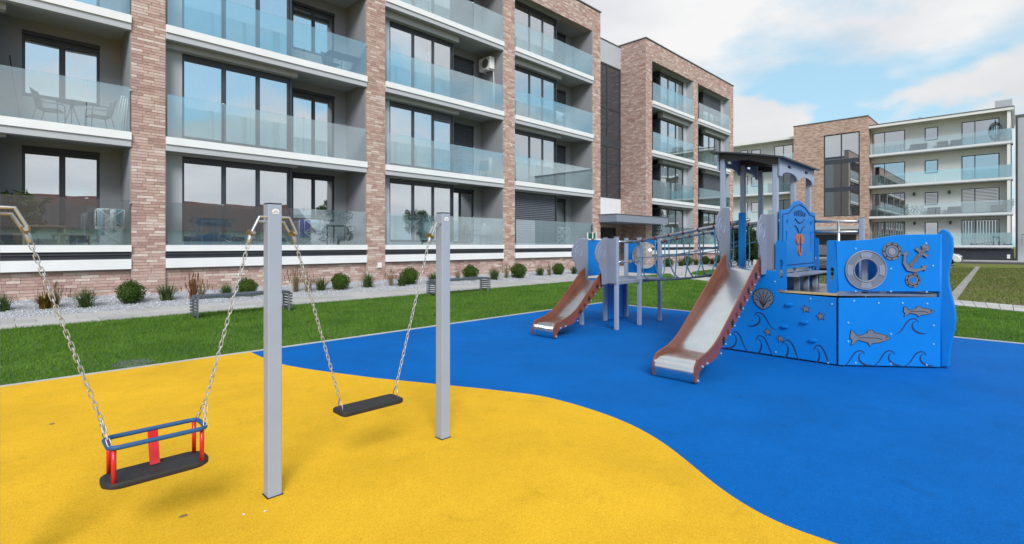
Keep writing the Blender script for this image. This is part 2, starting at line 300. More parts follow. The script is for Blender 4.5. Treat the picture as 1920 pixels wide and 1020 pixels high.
Mt = dict(
 brick=island('brick_clay', BRICKS), mortar=mat('mortar', (0.36,0.30,0.275), 0.9, var=0.12, bump=0.3),
 plaster=mat('plaster_grey', (0.315,0.325,0.35), 0.9, var=0.05, vscale=1.5, bump=0.15, bscale=120),
 plaster_light=mat('plaster_light', (0.46,0.48,0.51), 0.85, var=0.04, vscale=1.2, bump=0.1, bscale=120),
 plaster_cream=mat('plaster_cream', (0.83,0.82,0.79), 0.9, var=0.05, vscale=0.8, bump=0.1, bscale=90),
 trim=mat('white_trim', (0.78,0.79,0.80), 0.45, var=0.04, vscale=2), concrete=mat('concrete', (0.47,0.47,0.46), 0.85, var=0.1, vscale=2, bump=0.2),
 anth=mat('anthracite', (0.048,0.055,0.068), 0.4, var=0.1), dark=mat('dark_panel', (0.03,0.034,0.045), 0.5, var=0.2, vscale=2),
 room=mat('room_wall', (0.45,0.43,0.40), 0.9, var=0.05), floor_in=mat('room_floor', (0.25,0.18,0.12), 0.5, var=0.15),
 roofing=mat('roofing', (0.12,0.12,0.13), 0.8, var=0.15), cap=mat('metal_cap', (0.13,0.13,0.14), 0.45, var=0.1),
 curtain=mat('curtain', (0.80,0.80,0.80), 0.9, var=0.03), drape=mat('drape_grey', (0.35,0.36,0.37), 0.9, var=0.06),
 motif=mat('grey_motif', (0.15,0.165,0.205), 0.5, var=0.08, vscale=8), post=mat('grey_post_paint', (0.32,0.38,0.50), 0.4, var=0.05, vscale=3, bump=0.06, bscale=300),
 grey_board=mat('grey_board', (0.23,0.255,0.325), 0.45, var=0.06, vscale=4, bump=0.05, bscale=200),
 blue_board=mat('blue_board', (0.003,0.195,0.61), 0.4, spec=0.25, var=0.05, vscale=3, bump=0.05, bscale=150),
 navy=mat('carved_dark_blue', (0.006,0.032,0.13), 0.6, var=0.1),
 terra=mat('terracotta_board', (0.215,0.068,0.038), 0.3, var=0.12, vscale=5, bump=0.05, bscale=150),
 orange=mat('orange_board', (0.48,0.13,0.045), 0.45, var=0.06), maroon=mat('maroon_carving', (0.20,0.02,0.018), 0.5, var=0.1), black=mat('black_mark', (0.012,0.012,0.014), 0.6, var=0.1),
 steel=mat('stainless', (0.76,0.755,0.75), 0.24, 1.0, var=0.06, vscale=8), chain=mat('galvanised_chain', (0.50,0.515,0.54), 0.40, 0.55, var=0.2, vscale=60),
 brass=mat('bronze_roller', (0.42,0.27,0.12), 0.35, 1.0, var=0.1, vscale=30), galv=mat('galvanised', (0.50,0.51,0.53), 0.42, 0.8, var=0.1),
 rubber=mat('black_rubber', (0.022,0.022,0.025), 0.7, var=0.25, vscale=20, bump=0.25, bscale=160),
 red=mat('red_paint', (0.62,0.015,0.02), 0.35, var=0.06, coat=0.2), ringblue=mat('dark_blue_rubber', (0.012,0.085,0.24), 0.5, var=0.1, vscale=20, bump=0.1, bscale=200),
 rope=mat('blue_rope', (0.11,0.28,0.44), 0.8, var=0.15, vscale=80, bump=0.4, bscale=300), green=mat('green_plastic', (0.0,0.12,0.06), 0.4, var=0.1),
 white=mat('white_plastic', (0.8,0.8,0.8), 0.4, var=0.03), bolt=mat('pale_blue_cap', (0.30,0.52,0.72), 0.35, var=0.05),
 soffit=mat('roof_sheet_dark', (0.045,0.045,0.05), 0.5, var=0.15), slat=mat('bench_slat', (0.10,0.115,0.15), 0.5, var=0.15, vscale=6),
 gravel=island('white_gravel', [(0,(0.32,0.34,0.38)),(0.5,(0.48,0.50,0.54)),(1,(0.66,0.67,0.70))], 0.9, 0),
 gravelbed=mat('gravel_bed', (0.30,0.31,0.34), 0.95, var=0.35, vscale=70, bump=0.8, bscale=90, coord='World', c2=(0.50,0.52,0.55)),
 paver=island('paver', [(0,(0.40,0.40,0.40)),(0.5,(0.46,0.455,0.45)),(1,(0.52,0.51,0.50))], 0.85, 0.3, 90, 0.1), joint=mat('sand_joint', (0.20,0.19,0.17), 0.95, var=0.2, coord='World'),
 lawn=mat('lawn_soil', (0.045,0.12,0.012), 0.95, var=0.4, vscale=1.4, bump=0.6, bscale=60, coord='World', c2=(0.06,0.15,0.02)),
 blade=leafy('grass_blade', [(0,(0.065,0.17,0.010)),(0.5,(0.105,0.25,0.016)),(1,(0.18,0.34,0.03))], 0.3),
 yellow=rubber('yellow_granulate', (0.81,0.468,0.023), (0.68,0.37,0.015), (0.89,0.56,0.045)), blueground=rubber('blue_granulate', (0.0,0.130,0.48), (0.0,0.10,0.38), (0.002,0.165,0.58)),
 leafball=leafy('box_leaf', [(0,(0.025,0.06,0.006)),(0.5,(0.05,0.10,0.010)),(1,(0.10,0.16,0.02))]),
 leafgreen=leafy('tuft_green', [(0,(0.035,0.075,0.015)),(0.6,(0.07,0.13,0.03)),(1,(0.16,0.20,0.07))]), leafdry=leafy('tuft_dry', [(0,(0.14,0.10,0.04)),(0.5,(0.26,0.20,0.10)),(1,(0.38,0.32,0.2))]),
 leafred=leafy('tuft_red', [(0,(0.12,0.05,0.02)),(0.5,(0.30,0.10,0.045)),(1,(0.30,0.20,0.09))]), leafamber=leafy('tuft_amber', [(0,(0.12,0.075,0.012)),(0.5,(0.22,0.13,0.02)),(1,(0.20,0.19,0.05))]),
 leafdark=leafy('hedge_leaf', [(0,(0.012,0.035,0.008)),(0.5,(0.03,0.065,0.014)),(1,(0.06,0.11,0.03))]), bark=mat('bark', (0.10,0.075,0.055), 0.9, var=0.25, vscale=12, bump=0.6, bscale=40),
 pane=glass('window_glass', (0.90,0.94,0.96), 0.62, 0.97), rail=glass('balustrade_glass', (0.85,0.945,0.955), 0.17, 0.55, 0.0, 0.05),
 skypane=skypane(), farpane=mat('far_window_glass', (0.03,0.04,0.05), 0.03, spec=1.0, var=0.2, vscale=0.7, coat=1.0), bubble=glass('bubble_plastic', (0.88,0.92,0.94), 0.06, 0.8, 0.05, 0.12),
 wood=mat('pale_wood', (0.40,0.27,0.15), 0.6, var=0.2, vscale=10), cloth_blue=mat('cloth_blue', (0.02,0.06,0.42), 0.9, var=0.1), cloth_pale=mat('cloth_pale', (0.45,0.58,0.68), 0.9, var=0.1), cloth_white=mat('cloth_white', (0.75,0.76,0.78), 0.9, var=0.05), cloth_teal=mat('cloth_teal', (0.05,0.28,0.34), 0.9, var=0.1),
 wicker=mat('dark_wicker', (0.03,0.032,0.035), 0.8, var=0.3, vscale=30, bump=0.5, bscale=80), terracotta=mat('terracotta_pot', (0.35,0.15,0.08), 0.8, var=0.1),
 paint_white=mat('car_paint_white', (0.75,0.76,0.78), 0.25, coat=1.0, var=0.02), paint_black=mat('car_paint_black', (0.015,0.016,0.02), 0.2, coat=1.0, var=0.1), tyre=mat('tyre', (0.02,0.02,0.02), 0.8, var=0.2), rim=mat('rim', (0.45,0.45,0.47), 0.35, 0.9, var=0.05), carglass=mat('car_glass', (0.012,0.014,0.016), 0.04, spec=0.8, coat=1.0, var=0.1), lamp=mat('headlamp', (0.6,0.62,0.65), 0.1, coat=1, var=0.05),
 redroof=mat('red_roof', (0.16,0.055,0.04), 0.8, var=0.25, vscale=5, bump=0.4, bscale=20), asphalt=mat('asphalt', (0.055,0.055,0.057), 0.9, var=0.2, vscale=3, bump=0.4, bscale=120, coord='World'),
)
def warp(m, scale, strength):
    t = m.node_tree; g = t.nodes.new('ShaderNodeNewGeometry'); oi = t.nodes.new('ShaderNodeObjectInfo'); ad = t.nodes.new('ShaderNodeVectorMath'); ad.operation = 'ADD'
    mu = t.nodes.new('ShaderNodeMath'); mu.operation = 'MULTIPLY'; mu.inputs[1].default_value = 37.0; t.links.new(oi.outputs['Random'], mu.inputs[0])
    t.links.new(g.outputs['Position'], ad.inputs[0]); t.links.new(mu.outputs[0], ad.inputs[1])
    nz = t.nodes.new('ShaderNodeTexNoise'); nz.inputs['Scale'].default_value = scale; nz.inputs['Detail'].default_value = 1; t.links.new(ad.outputs[0], nz.inputs['Vector'])
    bp = t.nodes.new('ShaderNodeBump'); bp.inputs['Strength'].default_value = strength; bp.inputs['Distance'].default_value = 0.1; t.links.new(nz.outputs[0], bp.inputs['Height'])
    gl = [n for n in t.nodes if n.bl_idname in ('ShaderNodeBsdfGlossy', 'ShaderNodeBsdfAnisotropic')][0]; t.links.new(bp.outputs[0], gl.inputs['Normal'])
warp(Mt['pane'], 0.7, 0.08)
def field_mat():
    m = bpy.data.materials.new('rough_field'); m.use_nodes = True; t = m.node_tree; b = t.nodes['Principled BSDF']; b.inputs['Roughness'].default_value = 0.95; b.inputs['Specular IOR Level'].default_value = 0.1
    g = t.nodes.new('ShaderNodeNewGeometry'); a = t.nodes.new('ShaderNodeTexNoise'); a.inputs['Scale'].default_value = 0.3; a.inputs['Detail'].default_value = 10; a.inputs['Roughness'].default_value = 0.75
    t.links.new(g.outputs['Position'], a.inputs['Vector'])
    r = t.nodes.new('ShaderNodeValToRGB'); e = r.color_ramp.elements; e[0].position = 0.40; e[0].color = (0.12,0.19,0.03,1); e[1].position = 0.60; e[1].color = (0.19,0.165,0.115,1)
    k = e.new(0.5); k.color = (0.17,0.18,0.055,1)
    t.links.new(a.outputs[0], r.inputs[0]); t.links.new(r.outputs[0], b.inputs['Base Color'])
    n2 = t.nodes.new('ShaderNodeTexNoise'); n2.inputs['Scale'].default_value = 9; n2.inputs['Detail'].default_value = 6; t.links.new(g.outputs['Position'], n2.inputs['Vector'])
    bp = t.nodes.new('ShaderNodeBump'); bp.inputs['Strength'].default_value = 0.8; bp.inputs['Distance'].default_value = 0.06; t.links.new(n2.outputs[0], bp.inputs['Height']); t.links.new(bp.outputs[0], b.inputs['Normal'])
    return m
def patchy(m, scale, lo, hi):
    t = m.node_tree; b = t.nodes['Principled BSDF']; src = b.inputs['Base Color'].links[0].from_socket; users = [l.to_socket for l in t.links if l.from_socket == src]
    g = t.nodes.new('ShaderNodeNewGeometry'); nz = t.nodes.new('ShaderNodeTexNoise'); nz.inputs['Scale'].default_value = scale; nz.inputs['Detail'].default_value = 7; nz.inputs['Roughness'].default_value = 0.65; t.links.new(g.outputs['Position'], nz.inputs['Vector'])
    r = t.nodes.new('ShaderNodeValToRGB'); r.color_ramp.elements[0].position = 0.33; r.color_ramp.elements[1].position = 0.67; r.color_ramp.elements[0].color = (*lo,1); r.color_ramp.elements[1].color = (*hi,1); t.links.new(nz.outputs[0], r.inputs[0])
    mx = t.nodes.new('ShaderNodeMix'); mx.data_type = 'RGBA'; mx.blend_type = 'MULTIPLY'; mx.inputs[0].default_value = 1; t.links.new(src, mx.inputs[6]); t.links.new(r.outputs[0], mx.inputs[7])
    for u in users: t.links.new(mx.outputs[2], u)
Mt['leafamber_field'] = leafy('field_blade', [(0,(0.11,0.18,0.03)),(0.5,(0.19,0.22,0.06)),(1,(0.28,0.25,0.14))]); patchy(Mt['leafamber_field'], 0.35, (0.7,0.9,0.5), (1.15,0.95,1.2))
patchy(Mt['blade'], 0.9, (0.68,0.74,0.6), (1.3,1.14,1.25)); patchy(Mt['lawn'], 0.9, (0.68,0.74,0.6), (1.3,1.14,1.25))
Mt['field'] = field_mat(); Mt['stripstone'] = mat('strip_stone', (0.30,0.295,0.28), 0.9, var=0.2, vscale=3, bump=0.3, coord='World')
def farbrick():
    m = bpy.data.materials.new('far_brickwork'); m.use_nodes = True; t = m.node_tree; b = t.nodes['Principled BSDF']; b.inputs['Roughness'].default_value = 0.85
    g = t.nodes.new('ShaderNodeNewGeometry'); sp = t.nodes.new('ShaderNodeSeparateXYZ'); t.links.new(g.outputs['Position'], sp.inputs[0])
    ad = t.nodes.new('ShaderNodeMath'); ad.operation = 'ADD'; t.links.new(sp.outputs[0], ad.inputs[0]); t.links.new(sp.outputs[1], ad.inputs[1])
    c = t.nodes.new('ShaderNodeCombineXYZ'); t.links.new(ad.outputs[0], c.inputs[0]); t.links.new(sp.outputs[2], c.inputs[1])
    br = t.nodes.new('ShaderNodeTexBrick'); br.inputs['Scale'].default_value = 1; br.inputs['Brick Width'].default_value = 0.3; br.inputs['Row Height'].default_value = 0.077; br.inputs['Mortar Size'].default_value = 0.006
    br.offset = 0.37
    t.links.new(c.outputs[0], br.inputs['Vector'])
    br.inputs['Color1'].default_value = (0.34,0.19,0.145,1); br.inputs['Color2'].default_value = (0.62,0.46,0.37,1); br.inputs['Mortar'].default_value = (0.46,0.36,0.31,1)
    t.links.new(br.outputs[0], b.inputs['Base Color'])
    bp = t.nodes.new('ShaderNodeBump'); bp.inputs['Strength'].default_value = 0.4; bp.inputs['Distance'].default_value = 0.01; bp.invert = True; t.links.new(br.outputs['Fac'], bp.inputs['Height']); t.links.new(bp.outputs[0], b.inputs['Normal'])
    return m
Mt['farbrick'] = farbrick()

# ================================================================== SETTING: ground
def sheet(name, pts, z, m, thick=0.0):
    b = MB(); P = [(p[0], p[1], z) for p in pts]
    if thick: b.prism([(p[0], p[1], z-thick) for p in pts], (0,0,thick))
    else: b.add(P, [tuple(range(len(P)))])
    o = b.build(name, m); o['kind'] = 'structure'; return o
EY, EX = 7.5, 10.75                   # playground edges
sheet('ground', [(-300,-300),(400,-300),(400,400),(-300,400)], -0.06, Mt['field'])
lower = [(24.6,12.95),(21.5,11.0),(19.7,8.2),(16.4,1.0),(15.9,-0.1),(14.6,-6)]
upper = [(27.5,12.95),(24.2,11.6),(21.8,9.2),(18.0,1.2),(17.4,-0.1),(16.2,-6)]
sheet('lawn', [(-14,EY+0.05),(EX+0.05,EY+0.05),(EX+0.05,-6),(14.6,-6),(15.9,-0.1),(16.4,1.0),(19.7,8.2),(21.5,11.0),(24.2,12.7),(-14,12.7)], 0.0, Mt['lawn'], 0.04)
sheet('lawn', [(21.9,9.25),(24.3,11.6),(27.4,12.7),(44,12.7),(44,7.5),(30,7.5)], 0.0, Mt['lawn'], 0.04)
sheet('rubber_surface', [(-14,-9),(EX,-9),(EX,EY),(-14,EY)], 0.012, Mt['blueground'], 0.05)
curve_px = [(474,664),(500,676),(530,686),(580,695),(640,703),(700,711),(750,716),(830,724),(900,731),(960,738),(1010,744),(1060,756),(1110,771),(1160,789),(1205,810),(1250,838),(1295,874),(1330,904),(1370,934),(1420,965),(1480,994),(1560,1022)]
cp = [ground(u, v) for u, v in curve_px]
ext = [cp[-1]+(cp[-1]-cp[-2])*k for k in (1,2.5,4.5)]
ext = [Vector((p.x-0.12*i*i, p.y-0.1*i*i, 0)) for i, p in enumerate(ext)]
def smooth_poly(P, it=2):
    for _ in range(it):
        Q = [P[0]]
        for a, b in zip(P[:-1], P[1:]): Q += [a*0.75+b*0.25, a*0.25+b*0.75]
        P = Q+[P[-1]]
    return P
cp = smooth_poly(cp+ext)
cp[0].y = EY
yel = [(-14,EY-0.002)]+[(min(p.x, EX), min(p.y, EY-0.002)) for p in cp]+[(cp[-1].x,-9),(-14,-9)]
yo = sheet('rubber_surface', yel, 0.016, Mt['yellow']); yo['label'] = 'yellow granulate play surface'
kb = MB(); kb.box(-14,EX+0.06,EY,EY+0.06,-0.05,0.022); kb.box(EX,EX+0.06,-9,EY,-0.05,0.022); o = kb.build('kerb', Mt['concrete']); o['kind'] = 'structure'

# pavement along the building: pavers as pieces
PV0, PV1 = 12.75, 14.35
pav = sheet('pavement', [(-14,PV0),(46,PV0),(46,PV1),(-14,PV1)], -0.005, Mt['joint'], 0.05)
pm, _ = MB().box(-0.295,0.295,-0.26,0.26,0,0.03).mesh('paver', Mt['paver'])
for r_ in range(3):
    for i in range(98):
        x = -11.5+0.6*i+(0.3 if r_ % 2 else 0)
        if x > 45.6: continue
        link('paver', pm, None, pav, (x, PV0+0.267+0.534*r_, -0.012+random.uniform(-0.002,0.002)))
fp = MB()
path = sheet('footpath', lower+upper[::-1], -0.012, Mt['joint'])
def lerp(P, t):
    k = t*(len(P)-1); i = min(int(k), len(P)-2); f = k-i
    return Vector((P[i][0]*(1-f)+P[i+1][0]*f, P[i][1]*(1-f)+P[i+1][1]*f, 0))
npv = 26
for i in range(npv):
    a, b = i/npv, (i+1)/npv
    for s0, s1 in ((0,0.5),(0.5,1)):
        q = [lerp(lower,a).lerp(lerp(upper,a),s0+0.008), lerp(lower,b-0.002).lerp(lerp(upper,b-0.002),s0+0.008), lerp(lower,b-0.002).lerp(lerp(upper,b-0.002),s1-0.008), lerp(lower,a).lerp(lerp(upper,a),s1-0.008)]
        m = MB(); m.prism([(p.x,p.y,-0.012) for p in q], (0,0,0.03)); m.build('paver', Mt['paver'], path)
ks = sheet('kerb_strip', [(18.1,1.42),(46.5,2.05),(46.5,1.83),(18.05,1.2)], 0.0, Mt['stripstone'], 0.05)
sheet('road', [(55.5,-30),(61.0,-30),(61.0,40),(55.5,40)], -0.045, Mt['asphalt'])
sheet('pavement', [(61.0,-30),(62.9,-30),(62.9,40),(61.0,40)], 0.08, Mt['concrete'], 0.12)
sheet('parking', [(24,3.0),(36,3.0),(36,8.8),(24.6,8.8)], -0.04, Mt['asphalt'])
# gravel bed, rising to the wall
WY = 16.4
gb = MB(); gb.add([(-14,PV1,0.0),(46,PV1,0.0),(46,WY+0.3,0.22),(-14,WY+0.3,0.22)], [(0,1,2,3)])
o = gb.build('gravel_bed', Mt['gravelbed']); o['kind'] = 'structure'
def bedz(y): return 0.22*(y-PV1)/(WY+0.3-PV1)
n = 15000
oct_v = np.array([(1,0,0),(-1,0,0),(0,1,0),(0,-1,0),(0,0,1),(0,0,-1)], float); oct_f = np.array([(0,2,4),(2,1,4),(1,3,4),(3,0,4),(2,0,5),(1,2,5),(3,1,5),(0,3,5)])
px = -4+48*rng.random(n)**1.6; py = PV1+0.03+(WY-PV1-0.05)*rng.random(n); sc = rng.uniform(0.012,0.03,(n,3))
ang = rng.uniform(0, 6.28, n); V = oct_v[None]*sc[:,None,:]; c_, s_ = np.cos(ang)[:,None], np.sin(ang)[:,None]
V = np.stack([V[...,0]*c_-V[...,1]*s_+px[:,None], V[...,0]*s_+V[...,1]*c_+py[:,None], V[...,2]*0.7+(0.22*(py-PV1)/(WY+0.3-PV1)+0.006)[:,None]], -1)
o = tri_mesh('gravel', V.reshape(-1,3), (oct_f[None]+(np.arange(n)*6)[:,None,None]).reshape(-1,3), Mt['gravel'], None, 'stuff'); tag(o, 'white gravel chips in the planting bed along the brick plinth', 'gravel')

# grass blades
def in_poly(x, y, P):
    c = np.zeros(len(x), bool); n = len(P)
    for i in range(n):
        x0,y0 = P[i]; x1,y1 = P[(i+1) % n]
        if y0 == y1: continue
        k = ((y0 > y) != (y1 > y)) & (x < (x1-x0)*(y-y0)/(y1-y0)+x0); c ^= k
    return c
def blades(name, poly, n, h0, h1, wd, m, label, xr, yr, near=True):
    x = rng.uniform(*xr, n); y = rng.uniform(*yr, n)
    k = in_poly(x, y, poly)
    if near:
        f = CA*x+SA*y; k &= rng.random(n) < np.clip((9.0/np.maximum(f, 1))**1.5, 0, 1)
    x, y = x[k], y[k]; n = len(x); f = np.maximum(CA*x+SA*y, 5)
    a = rng.uniform(0, 6.28, n); h = rng.uniform(h0, h1, n); W = wd*np.clip(f/9, 1, 3)*rng.uniform(0.7,1.3,n)
    lx, ly = rng.normal(0,0.022,n), rng.normal(0,0.022,n)
    b = np.stack([x,y,np.full(n,0.0)],-1); t = np.stack([np.cos(a)*W,np.sin(a)*W,np.zeros(n)],-1)
    V = np.stack([b-t,b+t,b+np.stack([lx,ly,h],-1)],1).reshape(-1,3)
    o = tri_mesh(name, V, np.arange(3*n).reshape(-1,3), m, None, 'stuff'); tag(o, label, 'grass'); return o
LAWN1 = [(-5,EY+0.045),(EX+0.045,EY+0.045),(EX+0.045,-1.5),(15.7,-1.5),(15.85,-0.1),(16.35,1.0),(19.65,8.2),(21.45,11.0),(24.0,12.72),(-5,12.72)]
blades('lawn_grass', LAWN1, 700000, 0.025, 0.055, 0.0035, Mt['blade'], 'short green lawn grass between rubber play surface and grey pavement', (-5,24), (-1.5,12.72))
blades('lawn_grass', [(22.0,9.3),(24.3,11.6),(27.4,12.68),(44,12.68),(44,7.6),(30,7.6)], 60000, 0.025, 0.06, 0.006, Mt['blade'], 'strip of lawn grass beyond the footpath under the net bridge', (22,44), (7.6,12.7), False)

FIELD = [(18.2,-3),(18.3,1.0),(22.2,9.1),(30,7.3),(42,7.0),(48,-3)]
blades('field_grass', FIELD, 90000, 0.03, 0.09, 0.006, Mt['leafamber_field'], 'thin patchy grass on the rough ground beyond the footpath', (18,48), (-3,9), False).location.z = -0.055
# ================================================================== apartment building (two wings)
LV = [1.48, 4.41, 7.44, 10.56]; TOPZ = 14.3; BEAM0 = 13.08
PITCH = 6.75; BX0 = 3.16; BW = 6.0; PW = 0.75
BACK = 17.85; BOXY = 16.9
bld = empty('apartment_building', (12, 18, 0))
tag(bld, 'four storey apartment building with brick pillars, glass balconies and a recessed glazed stairwell', 'building')
COURSE = 0.077; BH = 0.066
allbr = MB()
def brick_face(mb, o, d, nrm, length, z0, z1, skip=None, proud=0.012):
    """courses of long thin bricks on a vertical face from o along d"""
    o = Vector(o); d = Vector(d); nrm = Vector(nrm); z = z0; k = 0
    while z+BH <= z1+0.01:
        s = -random.choice([0.0,0.1,0.2,0.3])
        while s < length:
            ln = random.choice([0.16,0.25,0.30,0.36,0.25]); a = max(s,0); e = min(s+ln-0.010, length); s += ln
            if e-a < 0.03: continue
            if skip and skip((a+e)/2, z+BH/2): continue
            p = proud+random.uniform(-0.003,0.004); A = o+d*a; B = o+d*e; top = min(z+BH, z1)
            q = [A, B, B+nrm*p, A+nrm*p]
            mb.add([(v.x,v.y,z) for v in q]+[(v.x,v.y,top) for v in q], [(3,2,6,7),(4,7,6,5),(0,3,7,4),(2,1,5,6),(0,1,2,3)])
        z += COURSE; k += 1
def part_box(name, m, parent, *a, **k): return MB().box(*a).build(name, m, parent, **k)

# pillars (core) + bricks
pillars = [BX0-PITCH*(2-k)+BW for k in (0,1,2,3,4)]          # left x of each pillar
WX0 = pillars[0]-0.0; WX1 = pillars[4]+PW
brick_meshes = {}
def brick_mesh(ln):
    if ln not in brick_meshes: brick_meshes[ln] = MB().box(0,ln,-0.012,0.02,0,BH).mesh('brick', Mt['brick'], recenter=False)[0]
    return brick_meshes[ln]
PAT = [[0.36,0.37],[0.25,0.36,0.12],[0.12,0.36,0.25],[0.24,0.25,0.24],[0.36,0.25,0.12],[0.16,0.25,0.31],[0.31,0.25,0.16]]
def facade_pillar(x0, individual=False, base=0.1, top=TOPZ):
    p = part_box('pillar', Mt['mortar'], bld, x0, x0+PW, WY, BACK+0.3, base-0.2, top-0.02)
    # rendered flanks
    part_box('flank_render', Mt['plaster'], p, x0-0.02, x0-0.002, WY+0.02, BACK+0.02, LV[0]-0.3, BEAM0)
    part_box('flank_render', Mt['plaster'], p, x0+PW+0.002, x0+PW+0.02, WY+0.02, BACK+0.02, LV[0]-0.3, BEAM0)
    cnt = 0; z = base; zi = base
    if individual:
        while cnt < 296:
            pat = random.choice(PAT); tot = sum(pat); gap = (PW-tot)/(len(pat)-1) if len(pat) > 1 else 0; x = x0
            for ln in pat:
                link('brick', brick_mesh(ln), None, p, (x, WY+random.uniform(-0.003,0.003), z)); x += ln+gap; cnt += 1
            z += COURSE
        zi = z
    brick_face(allbr, (x0,WY,0), (1,0,0), (0,-1,0), PW, zi, BEAM0)
    return p
for i, x0 in enumerate(pillars): facade_pillar(x0, i == 1)
# parapet beam wing 1 (brick) and plinth
part_box('parapet', Mt['mortar'], bld, WX0-6.0, WX1, WY+0.003, WY+0.5, BEAM0, TOPZ)
brick_face(allbr, (pillars[2],WY+0.003,0), (1,0,0), (0,-1,0), WX1-pillars[2], BEAM0+0.01, TOPZ-0.01)
part_box('coping', Mt['cap'], bld, WX0-6.0, WX1+0.05, WY-0.06, WY+0.56, TOPZ, TOPZ+0.05)
part_box('roof', Mt['roofing'], bld, WX0-6, WX1-0.02, WY+0.5, 27, 13.3, 13.6)

def window(x0, x1, z0, z1, y, cols, curtain=None, handle=True, fw=0.06, vents=None, parent=None, blind=None):
    """anthracite frame with panes in a wall facing -Y"""
    parent = parent or bld
    fr = MB(); fr.box(x0,x1,y-0.03,y+0.05,z0,z0+fw); fr.box(x0,x1,y-0.03,y+0.05,z1-fw,z1)
    xs = [x0+(x1-x0)*c for c in cols]
    for i, x in enumerate(xs):
        a = x if i == 0 else (x-fw if i == len(xs)-1 else x-fw*0.6); b = x+fw if i == 0 else (x if i == len(xs)-1 else x+fw*0.6)
        fr.box(a, b, y-0.028, y+0.048, z0+fw, z1-fw)
    wn = fr.build('window', Mt['anth'], parent)
    for a, b in zip(xs[:-1], xs[1:]):
        MB().box(a+fw*0.5, b-fw*0.5, y+0.004, y+0.012, z0+fw-0.01, z1-fw+0.01).build('pane', Mt['pane'], wn)
        sf = MB()   # sash frame
        for (p, q, r_, s) in ((a+fw*0.6,b-fw*0.6,z0+fw,z0+fw+0.04),(a+fw*0.6,b-fw*0.6,z1-fw-0.04,z1-fw)): sf.box(p,q,y-0.018,y+0.002,r_,s)
        for p in (a+fw*0.6, b-fw*0.6-0.03): sf.box(p,p+0.03,y-0.016,y+0.001,z0+fw+0.04,z1-fw-0.04)
        sf.build('sash', Mt['anth'], wn)
    if curtain:
        c = MB(); nn = int((x1-x0)*40); a0, a1, mt = curtain; n0, n1 = x0+(x1-x0)*a0, x0+(x1-x0)*a1; V = []; F = []
        nn = int((n1-n0)*46)+2; ph = random.random()*6
        for i in range(nn+1):
            x = n0+(n1-n0)*i/nn; yy = y+0.22+0.025*math.sin(i*0.9+ph)+0.02*math.sin(i*0.37+ph*2)
            V += [(x,yy,z0+0.02),(x,yy-0.005,z1-0.02)]
        F = [(2*i,2*i+2,2*i+3,2*i+1) for i in range(nn)]
        c.add(V, F); c.build('curtain', Mt[mt], wn, smooth=True)
    return wn
def shutter(x0, x1, z0, z1, y, parent):
    m = MB(); z = z0
    while z < z1: 
        m.add([(x0,y,z),(x1,y,z),(x1,y-0.028,z+0.03),(x0,y-0.028,z+0.03),(x1,y,z+0.085),(x0,y,z+0.085)], [(0,1,2,3),(3,2,4,5)]); z += 0.09
    o = m.build('roller_shutter', Mt['slatgrey'], parent); o['kind'] = 'stuff'; return o
Mt['slatgrey'] = mat('shutter_grey', (0.11,0.12,0.145), 0.5, var=0.08)

def wall_with_holes(name, m, x0, x1, z0, z1, y, th, holes, parent):
    b = MB(); xs = sorted({x0,x1,*[h[0] for h in holes],*[h[1] for h in holes]}); 
    for a, c in zip(xs[:-1], xs[1:]):
        hs = sorted([(h[2],h[3]) for h in holes if h[0] <= a+1e-6 and h[1] >= c-1e-6]); z = z0
        for q, r_ in hs:
            if q > z+1e-6: b.box(a,c,y,y+th,z,q)
            z = r_
        if z < z1-1e-6: b.box(a,c,y,y+th,z,z1)
    return b.build(name, m, parent)

def balcony(x0, x1, k, joints, slab_back=BACK, mirror=False):
    z = LV[k]
    sb = part_box('balcony', Mt['plaster_light'], bld, x0+0.002, x1-0.002, WY+0.02, slab_back+0.1, z-0.24 if k else z-0.2, z-0.02)
    if k:
        part_box('slab_edge', Mt['trim'], sb, x0+0.003, x1-0.003, WY-0.10, WY+0.02, z-0.20, z)
        part_box('slab_edge', Mt['plaster_light'], sb, x0+0.004, x1-0.004, WY-0.055, WY+0.12, z-0.37, z-0.203)
    else:
        part_box('slab_edge', Mt['trim'], sb, x0+0.003, x1-0.003, WY-0.10, WY+0.02, z-0.17, z)
        part_box('dark_band', Mt['dark'], sb, x0+0.004, x1-0.004, WY-0.02, WY+0.05, z-0.36, z-0.173)
        part_box('drip_profile', Mt['anth'], sb, x0+0.004, x1-0.004, WY-0.06, WY-0.021, z-0.255, z-0.215)
        part_box('slab_edge', Mt['trim'], sb, x0+0.003, x1-0.003, WY-0.07, WY+0.05, z-0.62, z-0.363)
    js = [x0+0.03]+[x0+j for j in joints]+[x1-0.03]
    for a, b in zip(js[:-1], js[1:]):
        MB().box(a+0.008, b-0.008, WY-0.06, WY-0.044, z+0.002, z+1.16).build('glass_panel', Mt['rail'], sb)
    for j in joints: part_box('panel_clip', Mt['steel'], sb, x0+j-0.03, x0+j+0.03, WY-0.065, WY-0.04, z+1.145, z+1.175)
    part_box('panel_clip', Mt['steel'], sb, x1-0.05, x1-0.004, WY-0.065, WY-0.04, z+1.08, z+1.11)
    return sb

